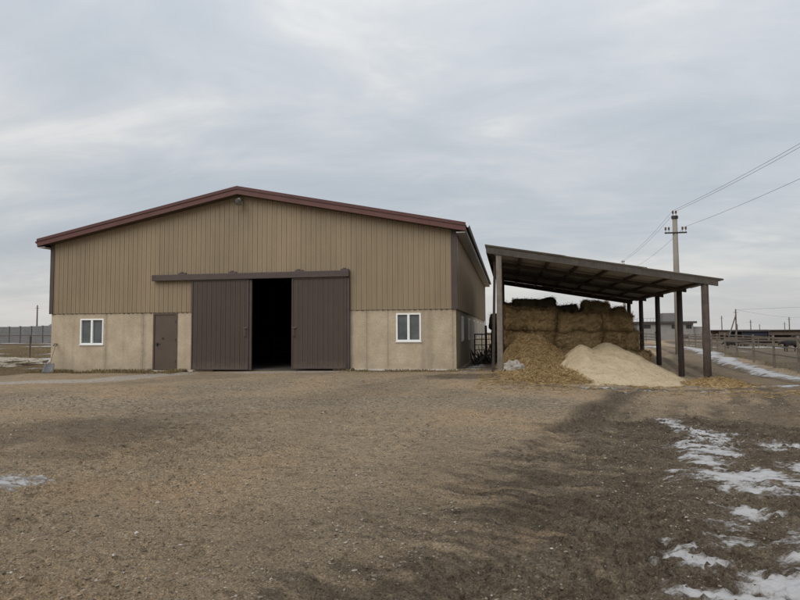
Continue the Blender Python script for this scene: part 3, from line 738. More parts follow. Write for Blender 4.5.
# corrugated sheets: waves run down the slope, edges ragged sheet by sheet
def sheets():
    V_, F_ = [], []
    rows = np.linspace(VF, VB, 12); cols = [(UL - .05, UL + 2.5), (UL + 2.38, UL + 4.9), (UL + 4.78, UR + .12)]
    for ci, (a, b) in enumerate(cols):
        for r0, r1 in zip(rows[:-1], rows[1:]):
            j = RNG.uniform(-.035, .035); aa, bb = a + j, b + j; dz = .02 * ci * -1 + .03 + RNG.uniform(0, .008)
            vv = np.linspace(r0, r1 + .05, 33); base = len(V_)
            for y in vv:
                w = .022 * math.cos(2 * math.pi * (y - VF) / .15)
                for x in (aa, bb): V_.append((x, y, sz(x) + w + dz))
            for y in vv:
                w = .022 * math.cos(2 * math.pi * (y - VF) / .15)
                for x in (aa, bb): V_.append((x, y, sz(x) + w + dz - .009))
            k = 2 * len(vv)
            for i in range(len(vv) - 1):
                F_.append((base + 2 * i, base + 2 * i + 1, base + 2 * i + 3, base + 2 * i + 2))
                F_.append((base + k + 2 * i, base + k + 2 * i + 2, base + k + 2 * i + 3, base + k + 2 * i + 1))
                for e in (0, 1): F_.append((base + 2 * i + e, base + 2 * i + 2 + e, base + k + 2 * i + 2 + e, base + k + 2 * i + e))
            F_.append((base, base + 1, base + k + 1, base + k)); q = 2 * (len(vv) - 1)
            F_.append((base + q, base + q + 1, base + k + q + 1, base + k + q))
    return np.array(V_), np.array(F_)
sv, sf = sheets()
np_mesh('roof_sheet', sv, sf, M['slate'], shed)
PV_ = [-2.15, .8, 4.0, 7.1, 9.9]
def slope_bar(name, y0, y1, zt, zb_, x0, x1, mat, bev=.008):
    MB().hexa([(x0, y0, sz(x0) - zb_), (x1, y0, sz(x1) - zb_), (x1, y1, sz(x1) - zb_), (x0, y1, sz(x0) - zb_), (x0, y0, sz(x0) - zt), (x1, y0, sz(x1) - zt), (x1, y1, sz(x1) - zt), (x0, y1, sz(x0) - zt)]).build(name, mat, shed, bevel=bev)
for i, y in enumerate(PV_):
    if i == 0: slope_bar('beam', VF + .05, VF + .13, .02, .225, UL - .02, UR - .02, M['shed_wood'])
    elif i == 4: slope_bar('beam', VB - .015, VB + .05, .0, .23, UL + .02, UR - .1, M['post_dark'])
    else: slope_bar('beam', y - .06, y + .06, .10, .23, UL + .02, UR - .1, M['post_dark'])
for i, x in enumerate(np.linspace(UL + .12, UR - .2, 8)):
    MB().box(x - .05, x + .05, VF + .135, VB - .02, sz(x) - .098, sz(x) - .015).build('purlin', M['post_dark'], shed)
for i, y in enumerate(PV_):
    px = 7.86 if i == 0 else 7.9
    zb_ = g1(px, y); zt = sz(px) - (.18 if i == 0 else .232)
    r = .115 if i == 0 else .1
    MB().tube([(px, y, zb_ - .4), (px, y, zb_ + 1), (px, y, zt)], [r * 1.05, r, r * .95], 10).build('post', M['post_worn'] if i == 0 else M['post_dark'], shed, True)
for i, y in enumerate(PV_):
    zb_ = g1(1.62, y)
    MB().box(1.52, 1.70, y - .09, y + .09, zb_ - .4, sz(1.6) - (.18 if i == 0 else .235)).build('post', M['post_grey'] if i == 0 else M['post_dark'], shed, bevel=.015)
# rear and side boards hanging under the low rear edge
MB().bar((1.36, -1.45, .1), (1.47, -1.45, 3.98), .09, .09).build('brace', M['post_dark'], shed)
mb = MB()
mb.hexa([(UL - .04, VF + .1, sz(UL) - .2), (UL, VF + .1, sz(UL) - .2), (UL, VB, sz(UL) - .2), (UL - .04, VB, sz(UL) - .2), (UL - .04, VF + .1, sz(UL) - .01), (UL, VF + .1, sz(UL) - .01), (UL, VB, sz(UL) - .01), (UL - .04, VB, sz(UL) - .01)])
mb.build('side_board', M['post_dark'], shed)

# ------------------------------------------------------------------ hay bales
def bale(size, mat, seed, nbl=900, sag=0.0):
    r = np.random.default_rng(seed); sx, sy, szz = size
    nxx, nyy, nzz = 22, 12, 10
    def face(n1, n2): return np.meshgrid(np.linspace(-1, 1, n1), np.linspace(-1, 1, n2), indexing='ij')
    Vs, Fs = [], []; base = 0
    for ax, sgn in ((0, 1), (0, -1), (1, 1), (1, -1), (2, 1), (2, -1)):
        dims = [(nyy, nzz), (nxx, nzz), (nxx, nyy)][ax]; a, b = face(*dims)
        c = np.full_like(a, sgn)
        P = [np.stack([c, a, b], -1), np.stack([a, c, b], -1), np.stack([a, b, c], -1)][ax].reshape(-1, 3)
        idx = np.arange(len(P)).reshape(dims); q = np.stack([idx[:-1, :-1], idx[1:, :-1], idx[1:, 1:], idx[:-1, 1:]], -1).reshape(-1, 4)
        if (sgn > 0) == (ax == 1): q = q[:, ::-1]
        Vs.append(P); Fs.append(q + base); base += len(P)
    P = np.concatenate(Vs); Fq = np.concatenate(Fs)
    h = np.array([sx / 2, sy / 2, szz / 2]); rad = .17
    Q = P * h; inner = np.clip(Q, -(h - rad), h - rad); dlt = Q - inner; ln = np.linalg.norm(dlt, axis=1, keepdims=True); ln[ln == 0] = 1
    nrm = dlt / ln; Q = inner + nrm * np.minimum(ln, rad)
    so_ = seed * 3.7
    nz = fbm(Q[:, 0] * 2.1 + so_ + Q[:, 2] * 1.3, Q[:, 1] * 2.1 + Q[:, 2] * 2.4, seed, 3) * .13 + fbm(Q[:, 0] * 8 + so_, Q[:, 1] * 8 + Q[:, 2] * 9, seed + 5, 3) * .045
    Q = Q + nrm * nz[:, None]
    strap = np.cos(Q[:, 0] / sx * 2 * math.pi * 2.5); Q[:, 1:] *= (1 + .018 * strap)[:, None]
    Q[:, 2] -= sag * (1 - (P[:, 0]) ** 2) * (P[:, 2] > 0)
    Q[:, 2] += szz / 2
    k = r.integers(0, len(Q), nbl); base_p = Q[k] + r.normal(0, .02, (nbl, 3)); nn = nrm[k]
    dr = r.normal(0, 1, (nbl, 3)); dr -= nn * (dr * nn).sum(1)[:, None] * .75; dr += nn * .02
    bv, bf = blades(base_p, dr, r.uniform(.06, .22, nbl), r.uniform(.007, .013, nbl))
    Vt = np.concatenate([Q, bv]); Ft = np.concatenate([Fq, bf + len(Q)])
    return Vt, Ft
BALES = [  # u0,u1,v centre,depth,z0,z1,tilt,material,label
    (1.78, 3.66, 2.05, 1.0, 1.44, 2.22, .02, 'hay', 'big straw bale at the left end of the stack front, right behind the grey post'),
    (3.72, 5.36, 2.15, 1.0, 1.34, 2.0, -.02, 'hay', 'sagging straw bale in the middle of the stack front, above the straw heap'),
    (5.40, 6.45, 2.1, 1.0, 1.34, 1.98, .03, 'hay', 'straw bale at the right end of the stack front, above the sawdust heap'),
    (1.75, 3.6, 2.1, 1.05, .74, 1.44, 0, 'hay', 'straw bale behind the yellow straw heap at the left'),
    (3.66, 5.4, 2.2, 1.05, .70, 1.34, .02, 'hay', 'straw bale in the dip between the straw heap and the sawdust heap'),
    (5.44, 6.6, 2.1, 1.05, .70, 1.34, .0, 'hay', 'dark straw bale directly over the right slope of the sawdust heap'),
    (1.8, 3.6, 2.2, 1.05, .02, .74, 0, 'hay', 'bottom straw bale buried behind the yellow straw heap'),
    (3.66, 5.4, 2.3, 1.05, .02, .70, 0, 'hay', 'bottom straw bale buried behind the two heaps'),
    (5.5, 7.0, 2.15, 1.1, .05, .66, .1, 'hay', 'slumped straw bale low at the right end of the stack, beside the dark posts'),
    (1.72, 2.35, 3.7, 1.1, 2.16, 2.52, .0, 'hay_old_shaded', 'short dark bale on top of the stack, touching the left posts'),
    (2.1, 3.72, 3.75, 1.1, 2.16, 2.74, .02, 'hay_old_shaded', 'long nearly black bale on top of the stack, the highest at left'),
    (3.76, 4.62, 3.6, 1.0, 2.0, 2.48, -.03, 'hay_old_shaded', 'small dark bale on top of the stack beside the gap'),
    (4.95, 5.85, 3.7, 1.0, 2.02, 2.56, .04, 'hay_pale', 'paler brown rounded bale perched on top of the stack at right'),
    (5.86, 6.5, 3.8, 1.0, 1.9, 2.30, -.03, 'hay', 'flat bale on top of the stack at its right end'),
    (4.5, 5.1, 4.2, .9, 1.95, 2.25, .0, 'hay_pale', 'pale low bale glimpsed in the gap on top of the stack'),
]
rows_bk = []
for k, z in enumerate((.02, .75, 1.46)):
    for j, (a, b) in enumerate(((1.75, 3.6), (3.66, 5.4), (5.45, 6.5))):
        rows_bk.append((a, b, 3.55 + .05 * k, 1.1, z, z + .71 - (.1 if (k == 2 and j == 2) else 0), 0, 'hay',
                        ['bottom', 'middle', 'upper'][k] + ' bale of the rear row, ' + ['left', 'centre', 'right'][j] + ' column of the stack'))
for r_, vv in enumerate((4.75, 5.9, 7.05, 8.2)):
    for k, z in enumerate((.02, .75, 1.46)):
        rows_bk.append((1.75, 3.6, vv, 1.1, z, z + .71, 0, 'hay', ['bottom', 'middle', 'top'][k] + ' bale on the alley side of the shed, ' + ['second', 'third', 'fourth', 'last'][r_] + ' row behind the stack front'))
gname = 'hay and straw bales stacked in the shed'
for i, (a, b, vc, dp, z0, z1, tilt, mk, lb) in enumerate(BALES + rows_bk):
    Vt, Ft = bale((b - a + .12, dp, z1 - z0 + .10), M[mk], 300 + i, (900 if mk == 'hay_old_shaded' else 3200) if i < 15 else 150, .04)
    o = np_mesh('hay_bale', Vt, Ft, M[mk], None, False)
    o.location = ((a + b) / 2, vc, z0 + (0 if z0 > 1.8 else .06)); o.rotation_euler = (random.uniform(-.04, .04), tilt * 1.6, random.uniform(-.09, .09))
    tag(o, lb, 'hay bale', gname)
# old dark bales piled in the alley, beyond the shed
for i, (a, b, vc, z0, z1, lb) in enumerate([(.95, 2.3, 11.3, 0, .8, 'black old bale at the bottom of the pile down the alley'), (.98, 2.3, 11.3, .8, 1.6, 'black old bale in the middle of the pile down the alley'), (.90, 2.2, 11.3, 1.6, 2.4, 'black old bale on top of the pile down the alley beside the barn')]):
    Vt, Ft = bale((b - a + .05, 1.2, z1 - z0 + .05), M['hay_old_shaded'], 400 + i, 500, .03)
    o = np_mesh('hay_bale', Vt, Ft, M['hay_old_shaded'], None, False); o.location = ((a + b) / 2, vc, z0 + g1(1.4, 11.3))
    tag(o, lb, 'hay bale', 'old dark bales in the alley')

# ------------------------------------------------------------------ heaps
def heap(name, mat, hfun, x0, x1, y0, y1, step, rough, label, cat, nbl, bl, bw, bmat=None, steep=.6):
    xs_ = np.arange(x0, x1, step); ys_ = np.arange(y0, y1, step); A, B = np.meshgrid(xs_, ys_)
    a = A.ravel(); b = B.ravel(); h = hfun(a, b)
    gz_ = Gbase(a, b); z = gz_ + h + rough * (fbm(a * 3, b * 3, 501, 4) + .5 * fbm(a * 11, b * 11, 502, 3)) * sstep(0, .1, h)
    z = np.where(h > 0, z, gz_ - .05)
    idx = np.arange(len(a)).reshape(A.shape); Fq = np.stack([idx[:-1, :-1], idx[:-1, 1:], idx[1:, 1:], idx[1:, :-1]], -1).reshape(-1, 4)
    Fq = Fq[h[Fq].max(1) > 0]
    P = np.stack([a, b, z], -1); Vt, Ft = P, Fq
    if nbl:
        cand = np.where(h > .0)[0]; k = RNG.choice(cand, nbl)
        bp = P[k] + RNG.normal(0, step * .5, (nbl, 3)) * np.array([1, 1, .2]); bp[:, 2] += .01
        gx = (hfun(bp[:, 0] + .05, bp[:, 1]) - hfun(bp[:, 0] - .05, bp[:, 1])) / .1; gy = (hfun(bp[:, 0], bp[:, 1] + .05) - hfun(bp[:, 0], bp[:, 1] - .05)) / .1
        th = RNG.uniform(0, 6.28, nbl); dx, dy = np.cos(th), np.sin(th)
        D_ = np.stack([dx, dy, dx * gx + dy * gy + RNG.normal(.1, .28, nbl)], -1)
        bv, bf = blades(bp, D_, RNG.uniform(*bl, nbl), RNG.uniform(*bw, nbl))
        Vt = np.concatenate([P, bv]); Ft = np.concatenate([Fq, bf + len(P)])
    o = np_mesh(name, Vt, Ft, mat, None, False)
    return tag(o, label, cat)
def straw_h(a, b):
    n1 = .10 * fbm(a * 1.3, b * 1.3, 511, 3)
    r = np.hypot((a - 2.55) / np.where(a < 2.55, 1.08, 2.0), (b - .9) / np.where(b < .9, 3.6, 2.0)) + n1
    h = 1.62 * np.clip(1 - r, 0, 1) ** .88
    h = np.minimum(h, 1.20 + .9 * n1); h = h + .06 * fbm(a * 2.4, b * 2.4, 512, 2) * (h > .15)
    r2 = np.hypot((a - 3.15) / 1.62, (b + 2.6) / 2.6) + 1.6 * n1          # the spread skirt in front
    h = np.maximum(h, .36 * np.clip(1 - r2, 0, 1) ** .8)
    r3 = np.hypot((a - 4.2) / 1.3, (b - 1.2) / 1.6) + n1
    return np.maximum(h, .95 * np.clip(1 - r3, 0, 1))
heap('straw_heap', M['straw'], straw_h, 1.0, 5.6, -5.8, 2.4, .05, .06, 'heap of loose yellow straw at the left front of the hay shed', 'straw heap', 34000, (.05, .19), (.006, .013))
def saw_h(a, b):
    n1 = .07 * fbm(a * .9, b * .9, 521, 3)
    r = np.hypot((a - 5.3) / np.where(a < 5.3, 2.0, 2.5), (b - .4) / np.where(b < .4, 5.7, 2.0)) + n1 + .05 * np.abs(fbm(np.arctan2(b - .4, a - 5.3) * 3.2, a * 0 + .5, 523, 3)) + .035 * fbm(a * 3, b * 2, 524, 3)
    r = np.sqrt(r * r + .022) - .03 * np.exp(-r * 6); h1 = 1.30 * np.clip(1 - r, 0, 1)
    r = np.hypot((a - 4.35) / np.where(a < 4.35, 1.25, 1.75), (b + .2) / np.where(b < -.2, 5.2, 2.0)) + n1 + .05 * np.abs(fbm(np.arctan2(b + .2, a - 4.35) * 3.2, a * 0 + .5, 525, 3)) + .035 * fbm(a * 3, b * 2, 526, 3)
    r = np.sqrt(r * r + .022) - .03 * np.exp(-r * 6); h2 = 1.22 * np.clip(1 - r, 0, 1)
    gully = np.exp(-((a - 4.8 - .1 * b) / .28) ** 2) * .05
    # soft maximum of the two tipped loads
    k = .12; m = np.maximum(h1, h2); h = m + k * np.log1p(np.exp(-np.abs(h1 - h2) / k)) - k * math.log(2) * np.exp(-m * 2)
    h = np.where(m > .0, h - k * .3, 0) - gully * (m > .3)
    return np.where(m > .004, np.maximum(np.minimum(h, m + .05), .005), 0)
heap('sawdust_heap', M['sawdust'], saw_h, 2.2, 8.3, -6.0, 2.4, .04, .026, 'smooth pale cream heap of sawdust spilling out of the hay shed', 'sawdust heap', 2500, (.015, .04), (.006, .012))
def tip_h(a, b):
    n1 = .16 * fbm(a * 1.6, b * 1.6, 531, 3)
    r = np.hypot((a - 7.55) / .95, (b + 3.4) / .75) + n1
    r2 = np.hypot((a - 8.1) / .6, (b + 2.6) / .5) + n1
    return np.maximum(.2 * np.clip(1 - r, 0, 1), .2 * np.clip(1 - r2, 0, 1))
heap('straw_mound', M['straw'], tip_h, 6.4, 9.0, -4.6, -1.8, .05, .03, 'low tan mound of spilled straw around the front right post', 'straw mound', 1800, (.05, .18), (.007, .014))
# straw litter on the ground in front of the heaps
n = 3400
lu = RNG.uniform(1.0, 9.2, n); lv = RNG.normal(-4.9, 1.2, n)
kp = (vnoise(lu * 1.3, lv * 1.3, 541) > .42) & (lv > -8) & (lv < 0); lu = lu[kp]; lv = lv[kp]
lz = Gbase(lu, lv) + np.maximum(0, 0) + .012
th = RNG.uniform(0, 6.28, len(lu))
bv, bf = blades(np.stack([lu, lv, lz], -1), np.stack([np.cos(th), np.sin(th), RNG.normal(.03, .08, len(lu))], -1), RNG.uniform(.06, .22, len(lu)), RNG.uniform(.006, .014, len(lu)))
tag(np_mesh('straw_litter', bv, bf, M['straw']), 'loose straw stems littering the dirt in front of the hay shed', 'straw', kind='stuff')
# dead grass along the barn foot and in the left field
def grass_patch(pu, pv, hlo, hhi):
    n = len(pu); z = Gbase(pu, pv) - .01
    D_ = np.stack([RNG.normal(0, .45, n), RNG.normal(0, .45, n), np.ones(n)], -1)
    return blades(np.stack([pu, pv, z], -1), D_, RNG.uniform(hlo, hhi, n), RNG.uniform(.008, .016, n))
n = 5000; a = RNG.uniform(-17.2, -10.6, n); b = -.15 - RNG.random(n) ** 2 * 1.2
k = vnoise(a * 1.7, b * 1.7, 551) > .42; A1 = grass_patch(a[k], b[k], .03, .16)
n = 9000; a = RNG.uniform(-50, -17.2, n); b = RNG.uniform(-2, 34, n)
k = (vnoise(a * .7, b * .7, 552) > .5) & (snow_mask(a, b) < 0); A2 = grass_patch(a[k], b[k], .06, .28)
n = 1800; a = RNG.uniform(-4.2, 1.0, n); b = -.2 - RNG.random(n) ** 2 * .8
k = vnoise(a * 1.7, b * 1.7, 553) > .5; A3 = grass_patch(a[k], b[k], .02, .10)
n = 2200; b = RNG.uniform(-4, 60, n); a = np.interp(b, [-4, 1.7, 11.8, 24, 60], [11.9, 12.2, 13.8, 16.4, 23]) + RNG.normal(.1, .28, n)
k = vnoise(a * 1.2, b * 1.2, 554) > .42; A4 = grass_patch(a[k], b[k], .03, .15)
off = 0; VV = []; FF = []
for q in (A1, A2, A3, A4): VV.append(q[0]); FF.append(q[1] + off); off += len(q[0])
tag(np_mesh('dead_grass', np.concatenate(VV), np.concatenate(FF), M['dry_grass']), 'short dead brown grass along the barn foot, the pens and the left field', 'grass', kind='stuff')

# ------------------------------------------------------------------ small things by the barn
t = thing('shovel', (-16.3, -.55, g1(-16.3, -.8)), 'wide grey scoop shovel leaning on the left corner of the barn', 'shovel')
z0 = g1(-16.3, -.9)
mb = MB(); A_ = Vector((-16.22, -.92, z0 + .02)); 
ax = (Vector((-16.62, -.06, 1.06)) - Vector((-16.25, -.86, z0 + .12))).normalized()
sx = Vector((1, .45, 0)); sx = (sx - ax * sx.dot(ax)).normalized(); nn = sx.cross(ax).normalized()
if nn.y > 0: nn = -nn
c0 = Vector((-16.22, -.93, z0 + .01)); Lb, Wb = .44, .20
grid = []
for i in range(6):
    for j in range(7):
        q = j / 6 * 2 - 1; w = Wb * (1 - .18 * (i / 5) ** 3)
        grid.append(c0 + ax * (Lb * i / 5) + sx * (q * w) + nn * (.05 * q * q + .02 * (i / 5) ** 2))
fs = [(i * 7 + j, i * 7 + j + 1, (i + 1) * 7 + j + 1, (i + 1) * 7 + j) for i in range(5) for j in range(6)]
o = mb.add(grid, fs).build('blade', M['shovel_grey'], t, True)
sd = o.modifiers.new('thick', 'SOLIDIFY'); sd.thickness = .008
top = Vector((-16.62, -.07, 1.06)); lo_ = c0 + ax * (Lb - .06) + nn * .01
MB().tube([lo_, lo_.lerp(top, .5), top - ax * .1], .02, 8).build('shaft', M['wood_handle'], t, True)
MB().tube([top - ax * .12, top - ax * .08 + sx * .06, top + sx * .06, top - sx * .06, top - ax * .08 - sx * .06, top - ax * .12], .018, 8).build('grip', M['black_metal'], t, True)
# crumpled pale sack beside the left post
def lump(name, c, r, mat, seed, label, cat, group=None, amp=.35):
    nu, nv = 20, 12; vs = []
    for i in range(nv + 1):
        for j in range(nu):
            th_, ph = math.pi * i / nv, 2 * math.pi * j / nu
            d_ = np.array([math.sin(th_) * math.cos(ph), math.sin(th_) * math.sin(ph), math.cos(th_)]); vs.append(d_)
    vs = np.array(vs); nz = fbm(vs[:, 0] * 2.2 + seed + vs[:, 2], vs[:, 1] * 2.2 + vs[:, 2] * 1.7, seed, 4)
    P = vs * (1 + amp * nz)[:, None] * np.array(r) + np.array(c)
    fs = [(i * nu + j, i * nu + (j + 1) % nu, (i + 1) * nu + (j + 1) % nu, (i + 1) * nu + j)[::-1] for i in range(nv) for j in range(nu)]
    o = np_mesh(name, P - np.array(c), np.array(fs), mat, None, False); o.location = c
    return tag(o, label, cat, group)
lump('plastic_sack', (2.12, -2.45, g1(2.1, -2.45) + .2), (.36, .25, .24), M['sack'], 9, 'crumpled dirty white sack in the straw beside the grey post', 'sack', amp=.55)
lump('stone', (-10.62, -.3, g1(-10.6, -.3) + .03), (.08, .06, .06), M['post_dark'], 12, 'dark lump on the ground by the left sliding door', 'stone')
lump('stone', (-3.82, -.32, g1(-3.8, -.3) + .04), (.08, .06, .07), M['post_dark'], 13, 'dark lump on the ground by the right sliding door', 'stone')
lump('stone', (-13.6, -.35, g1(-13.6, -.35) + .03), (.1, .08, .07), M['black_metal'], 14, 'dark lump at the barn foot between window and small door', 'stone')
# alley: gates, post
def tube_gate(p0, p1, h, lean, label):
    t = thing('pen_gate', p0, label, 'gate', 'tubular gates stored in the alley')
    p0 = Vector(p0); p1 = Vector(p1); L = Vector((0, 0, 1)) * h + Vector(lean)
    mb = MB()
    for e in (p0, p1): mb.tube([e, e + L], .03, 8)
    for q in (0.05, .98): mb.tube([p0 + L * q, p1 + L * q], .03, 8)
    mb.build('gate_frame', M['black_metal'], t)
    mb = MB()
    for q in (.25, .42, .6, .8): mb.tube([p0 + L * q, p1 + L * q], .02, 6)
    for q in (.33, .66): mb.tube([p0.lerp(p1, q), p0.lerp(p1, q) + L], .02, 6)
    mb.build('gate_bars', M['black_metal'], t)
tube_gate((.25, 7.4, g1(.2, 7.4)), (1.3, 7.2, g1(1.2, 7.2)), 1.35, (0, .1, 0), 'dark tubular gate standing across the alley beside the barn')
mb = MB()
for k in range(46):
    p = Vector((random.uniform(.35, 1.3), random.uniform(3.6, 6.8), 0)); p.z = g1(p.x, p.y) + .02
    q = p + Vector((random.uniform(-.5, .5), random.uniform(-.9, .9), random.uniform(.02, .75)))
    q.x = min(max(q.x, .2), 1.42); m_ = p.lerp(q, .5) + Vector((random.uniform(-.08, .08), 0, random.uniform(-.04, .1)))
    mb.tube([p, m_, q], [random.uniform(.012, .035)] * 2 + [.01], 6)
o = mb.build('scrap_heap', M['black_metal'], None); tag(o, 'tangled heap of dark scrap and branches in the alley beside the barn', 'scrap heap', kind='stuff')
o = MB().tube([(.74, 8.6, -.3), (.76, 8.6, 1.0), (.75, 8.6, 1.78)], [.065, .06, .055], 8).build('wooden_post', M['post_dark'], None, True)
tag(o, 'dark upright post standing in the narrow alley beside the barn', 'post')

# ------------------------------------------------------------------ fences
def rail_fence(pts, h, rails, label, name='rail_fence', mat='fence_wood', pr=.05, rr=(.05, .11), group=None, zfun=None, square=True):
    t = thing(name, (pts[0][0], pts[0][1], g1(*pts[0])), label, 'fence', group)
    for (x, y) in pts:
        z = g1(x, y); hh = h + random.uniform(-.04, .05); lx = random.uniform(-.02, .02)
        MB().tube([(x, y, z - .3), (x + lx, y, z + hh)], pr, 8).build('post', M[mat], t)
    for q in rails:
        mb = MB()
        for (a, b) in zip(pts[:-1], pts[1:]):
            mb.bar((a[0] - .02, a[1], g1(*a) + q + random.uniform(-.025, .025)), (b[0] - .02, b[1], g1(*b) + q + random.uniform(-.025, .025)), *rr)
        mb.build('rail', M[mat], t)
    return t
FP = [(11.75, -4.2), (11.9, -1.2), (12.04, 1.66), (12.32, 4.34), (12.81, 7.69), (13.55, 11.85), (14.5, 16.4), (15.4, 20.6), (16.15, 24.2), (17.0, 29), (17.9, 34), (18.9, 39.5), (20, 45), (21.2, 51), (22.6, 57.5), (24.2, 64.5)]
rail_fence(FP, 1.3, (.55, .88, 1.20), 'long pale timber rail fence along the snowy lane edge, nearest of the pen fences', rr=(.03, .055))
def line(a, b, n): return [(a[0] + (b[0] - a[0]) * i / n, a[1] + (b[1] - a[1]) * i / n) for i in range(n + 1)]
rail_fence(line((24.2, 64.5), (74, 70), 14), 1.4, (.5, .95, 1.3), 'far brown rail fence across the pens before the long sheds', mat='brown_board', rr=(.08, .16))
rail_fence(line((13.0, 66), (25.6, 82), 6), 1.5, (.5, .95, 1.4), 'far pale rail fence in front of the grey block building', rr=(.07, .12))
# left: pipe fence
pf = [(-20.6, 9.2), (-26.31, 9.25), (-32, 9.2), (-38, 9.1), (-44, 9.0)]
rail_fence(pf, 1.5, (.92, 1.45), 'thin rusty pipe fence with two rails on the rough field left of the barn', 'pipe_fence', 'pipe', .045, (.05, .05))
# left: concrete slab wall
t = thing('slab_wall', (-84, 69.0, 0), 'long grey concrete slab wall at the far edge of the left field', 'wall')
xa, ya, xb, yb2 = -110, 72.0, -40, 64
nS = 28; zz = 2.9
mb = MB(); mp = MB()
for i in range(nS):
    p = Vector((xa + (xb - xa) * i / nS, ya + (yb2 - ya) * i / nS, 0)); q = Vector((xa + (xb - xa) * (i + 1) / nS, ya + (yb2 - ya) * (i + 1) / nS, 0))
    d_ = (q - p).normalized(); z = g1(p.x, p.y); hj = zz + random.uniform(-.07, .07)
    for lay in range(3):
        za = z + .0 + lay * hj / 3; zb3 = z + (lay + 1) * hj / 3 - .03
        mb.bar(p + d_ * .05 + Vector((0, random.uniform(-.02, .02), (za + zb3) / 2)), q - d_ * .05 + Vector((0, 0, (za + zb3) / 2)), .12, zb3 - za)
    mp.box(p.x - .12, p.x + .12, p.y - .2, p.y + .1, z - .3, z + zz + .06)
mb.build('panels', M['slab'], t); mp.build('posts', M['slab'], t)
# low rusty roof and a hump that show above the slab wall
t = thing('low_shed', (-96, 84, 0), 'low shed with rusty roof showing just above the slab wall', 'shed')
MB().box(-112, -78, 80, 88, -.2, 2.6).build('wall', M['brown_board'], t)
MB().extr([(-113, 2.6), (-77.5, 2.6), (-77.5, 2.85), (-113, 3.15)], 79.5, 88.5).build('roof', M['rust'], t)
lump('earth_mound', (-93, 93, 1.2), (7, 4, 2.9), M['slab'], 22, 'grey rounded mound rising behind the slab wall', 'mound', amp=.15)
lump('earth_mound', (-23.5, 4.5, .0), (2.6, 1.1, .33), M['earth'], 23, 'low brown dirt mound in the snowy field left of the barn', 'mound', amp=.4)

# ------------------------------------------------------------------ utility poles and wires
def util_pole(x, y, h, label, mat='pole_concrete', group='utility poles along the lane', rz=0.0, r=.13, top='T'):
    z = g1(x, y)
    t = thing('utility_pole', (x, y, z), label, 'utility pole', group, rz)
    def w(a, b, c): 
        return (x + a * math.cos(rz) - b * math.sin(rz), y + a * math.sin(rz) + b * math.cos(rz), z + c)
    MB().tube([w(0, 0, -.5), w(0, 0, h * .5), w(0, 0, h - .25)], [r * 1.3, r * 1.12, r * .9], 10).build('shaft', M[mat], t, True)
    MB().bar(w(-.68, -.13, h - 1.25), w(.68, -.13, h - 1.25), .08, .09).build('crossarm', M['black_metal'], t)
    for a, c in ((-.62, h - 1.2), (.62, h - 1.2), (-.42, h - 1.2), (.42, h - 1.2)):
        MB().tube([w(a, -.13, c), w(a, -.13, c + .12), w(a, -.13, c + .16), w(a, -.13, c + .3), w(a, -.13, c + .34)], [.014, .014, .06, .065, .03], 8).build('insulator', M['insul'], t)
    MB().tube([w(0, 0, h - .3), w(0, 0, h - .12)], r * 1.25, 8).build('cap', M['black_metal'], t)
    for a in (-.11, .08):
        MB().tube([w(a, 0, h - .12), w(a, 0, h + .02), w(a, 0, h + .06), w(a, 0, h + .2), w(a, 0, h + .24)], [.016, .016, .06, .065, .03], 8).build('insulator', M['insul'], t)
    return t
P0 = (14.74, -10.82); P1 = (12.75, 19.6); P2 = (14.62, 48.0); P3 = (14.74, 61.5); P4 = (19, 110)
H1 = 9.15
util_pole(*P1, H1, 'tall pale utility pole rising behind the hay shed roof beside the lane', r=.17)
util_pole(*P0, H1, 'near utility pole standing by the pens to the right of the yard', r=.17)
util_pole(*P2, 9.15, 'utility pole whose top peeks just above the hay shed roof')
t = util_pole(*P3, 8.4, 'braced utility pole seen under the shed roof beyond the bale stack')
z = g1(*P3); MB().tube([(P3[0] + .0, P3[1], z + 6.2), (P3[0] + 1.9, P3[1], z)], .1, 8).build('strut', M['pole_concrete'], t)
def wire_between(pts, sag, r):
    out = []
    for a, b in zip(pts[:-1], pts[1:]):
        a = Vector(a); b = Vector(b); L = (b - a).length
        for i in range(20):
            q = i / 20; p = a.lerp(b, q); p.z -= sag * (L / 30) ** 2 * 4 * q * (1 - q); out.append(p)
    out.append(Vector(pts[-1])); return MB().tube(out, r, 5)
def top_at(P, a, h): return (P[0] + a, P[1], g1(*P) + h)
for (a, dh, lb) in ((-.11, .24, 'overhead wire on the left pin of the pole tops'), (.08, .2, 'overhead wire on the right pin of the pole tops'), (.62, -.85, 'overhead wire on the right end of the crossarms')):
    pts = [top_at(P0, a * 1.0, 9.15 + dh), top_at(P1, a, 9.15 + dh), top_at(P2, a, 9.15 + dh), top_at(P3, a, 8.4 + dh)]
    tag(wire_between(pts, .35, .008).build('overhead_wire', M['wire'], None), lb, 'wire', 'wires strung along the pole line')
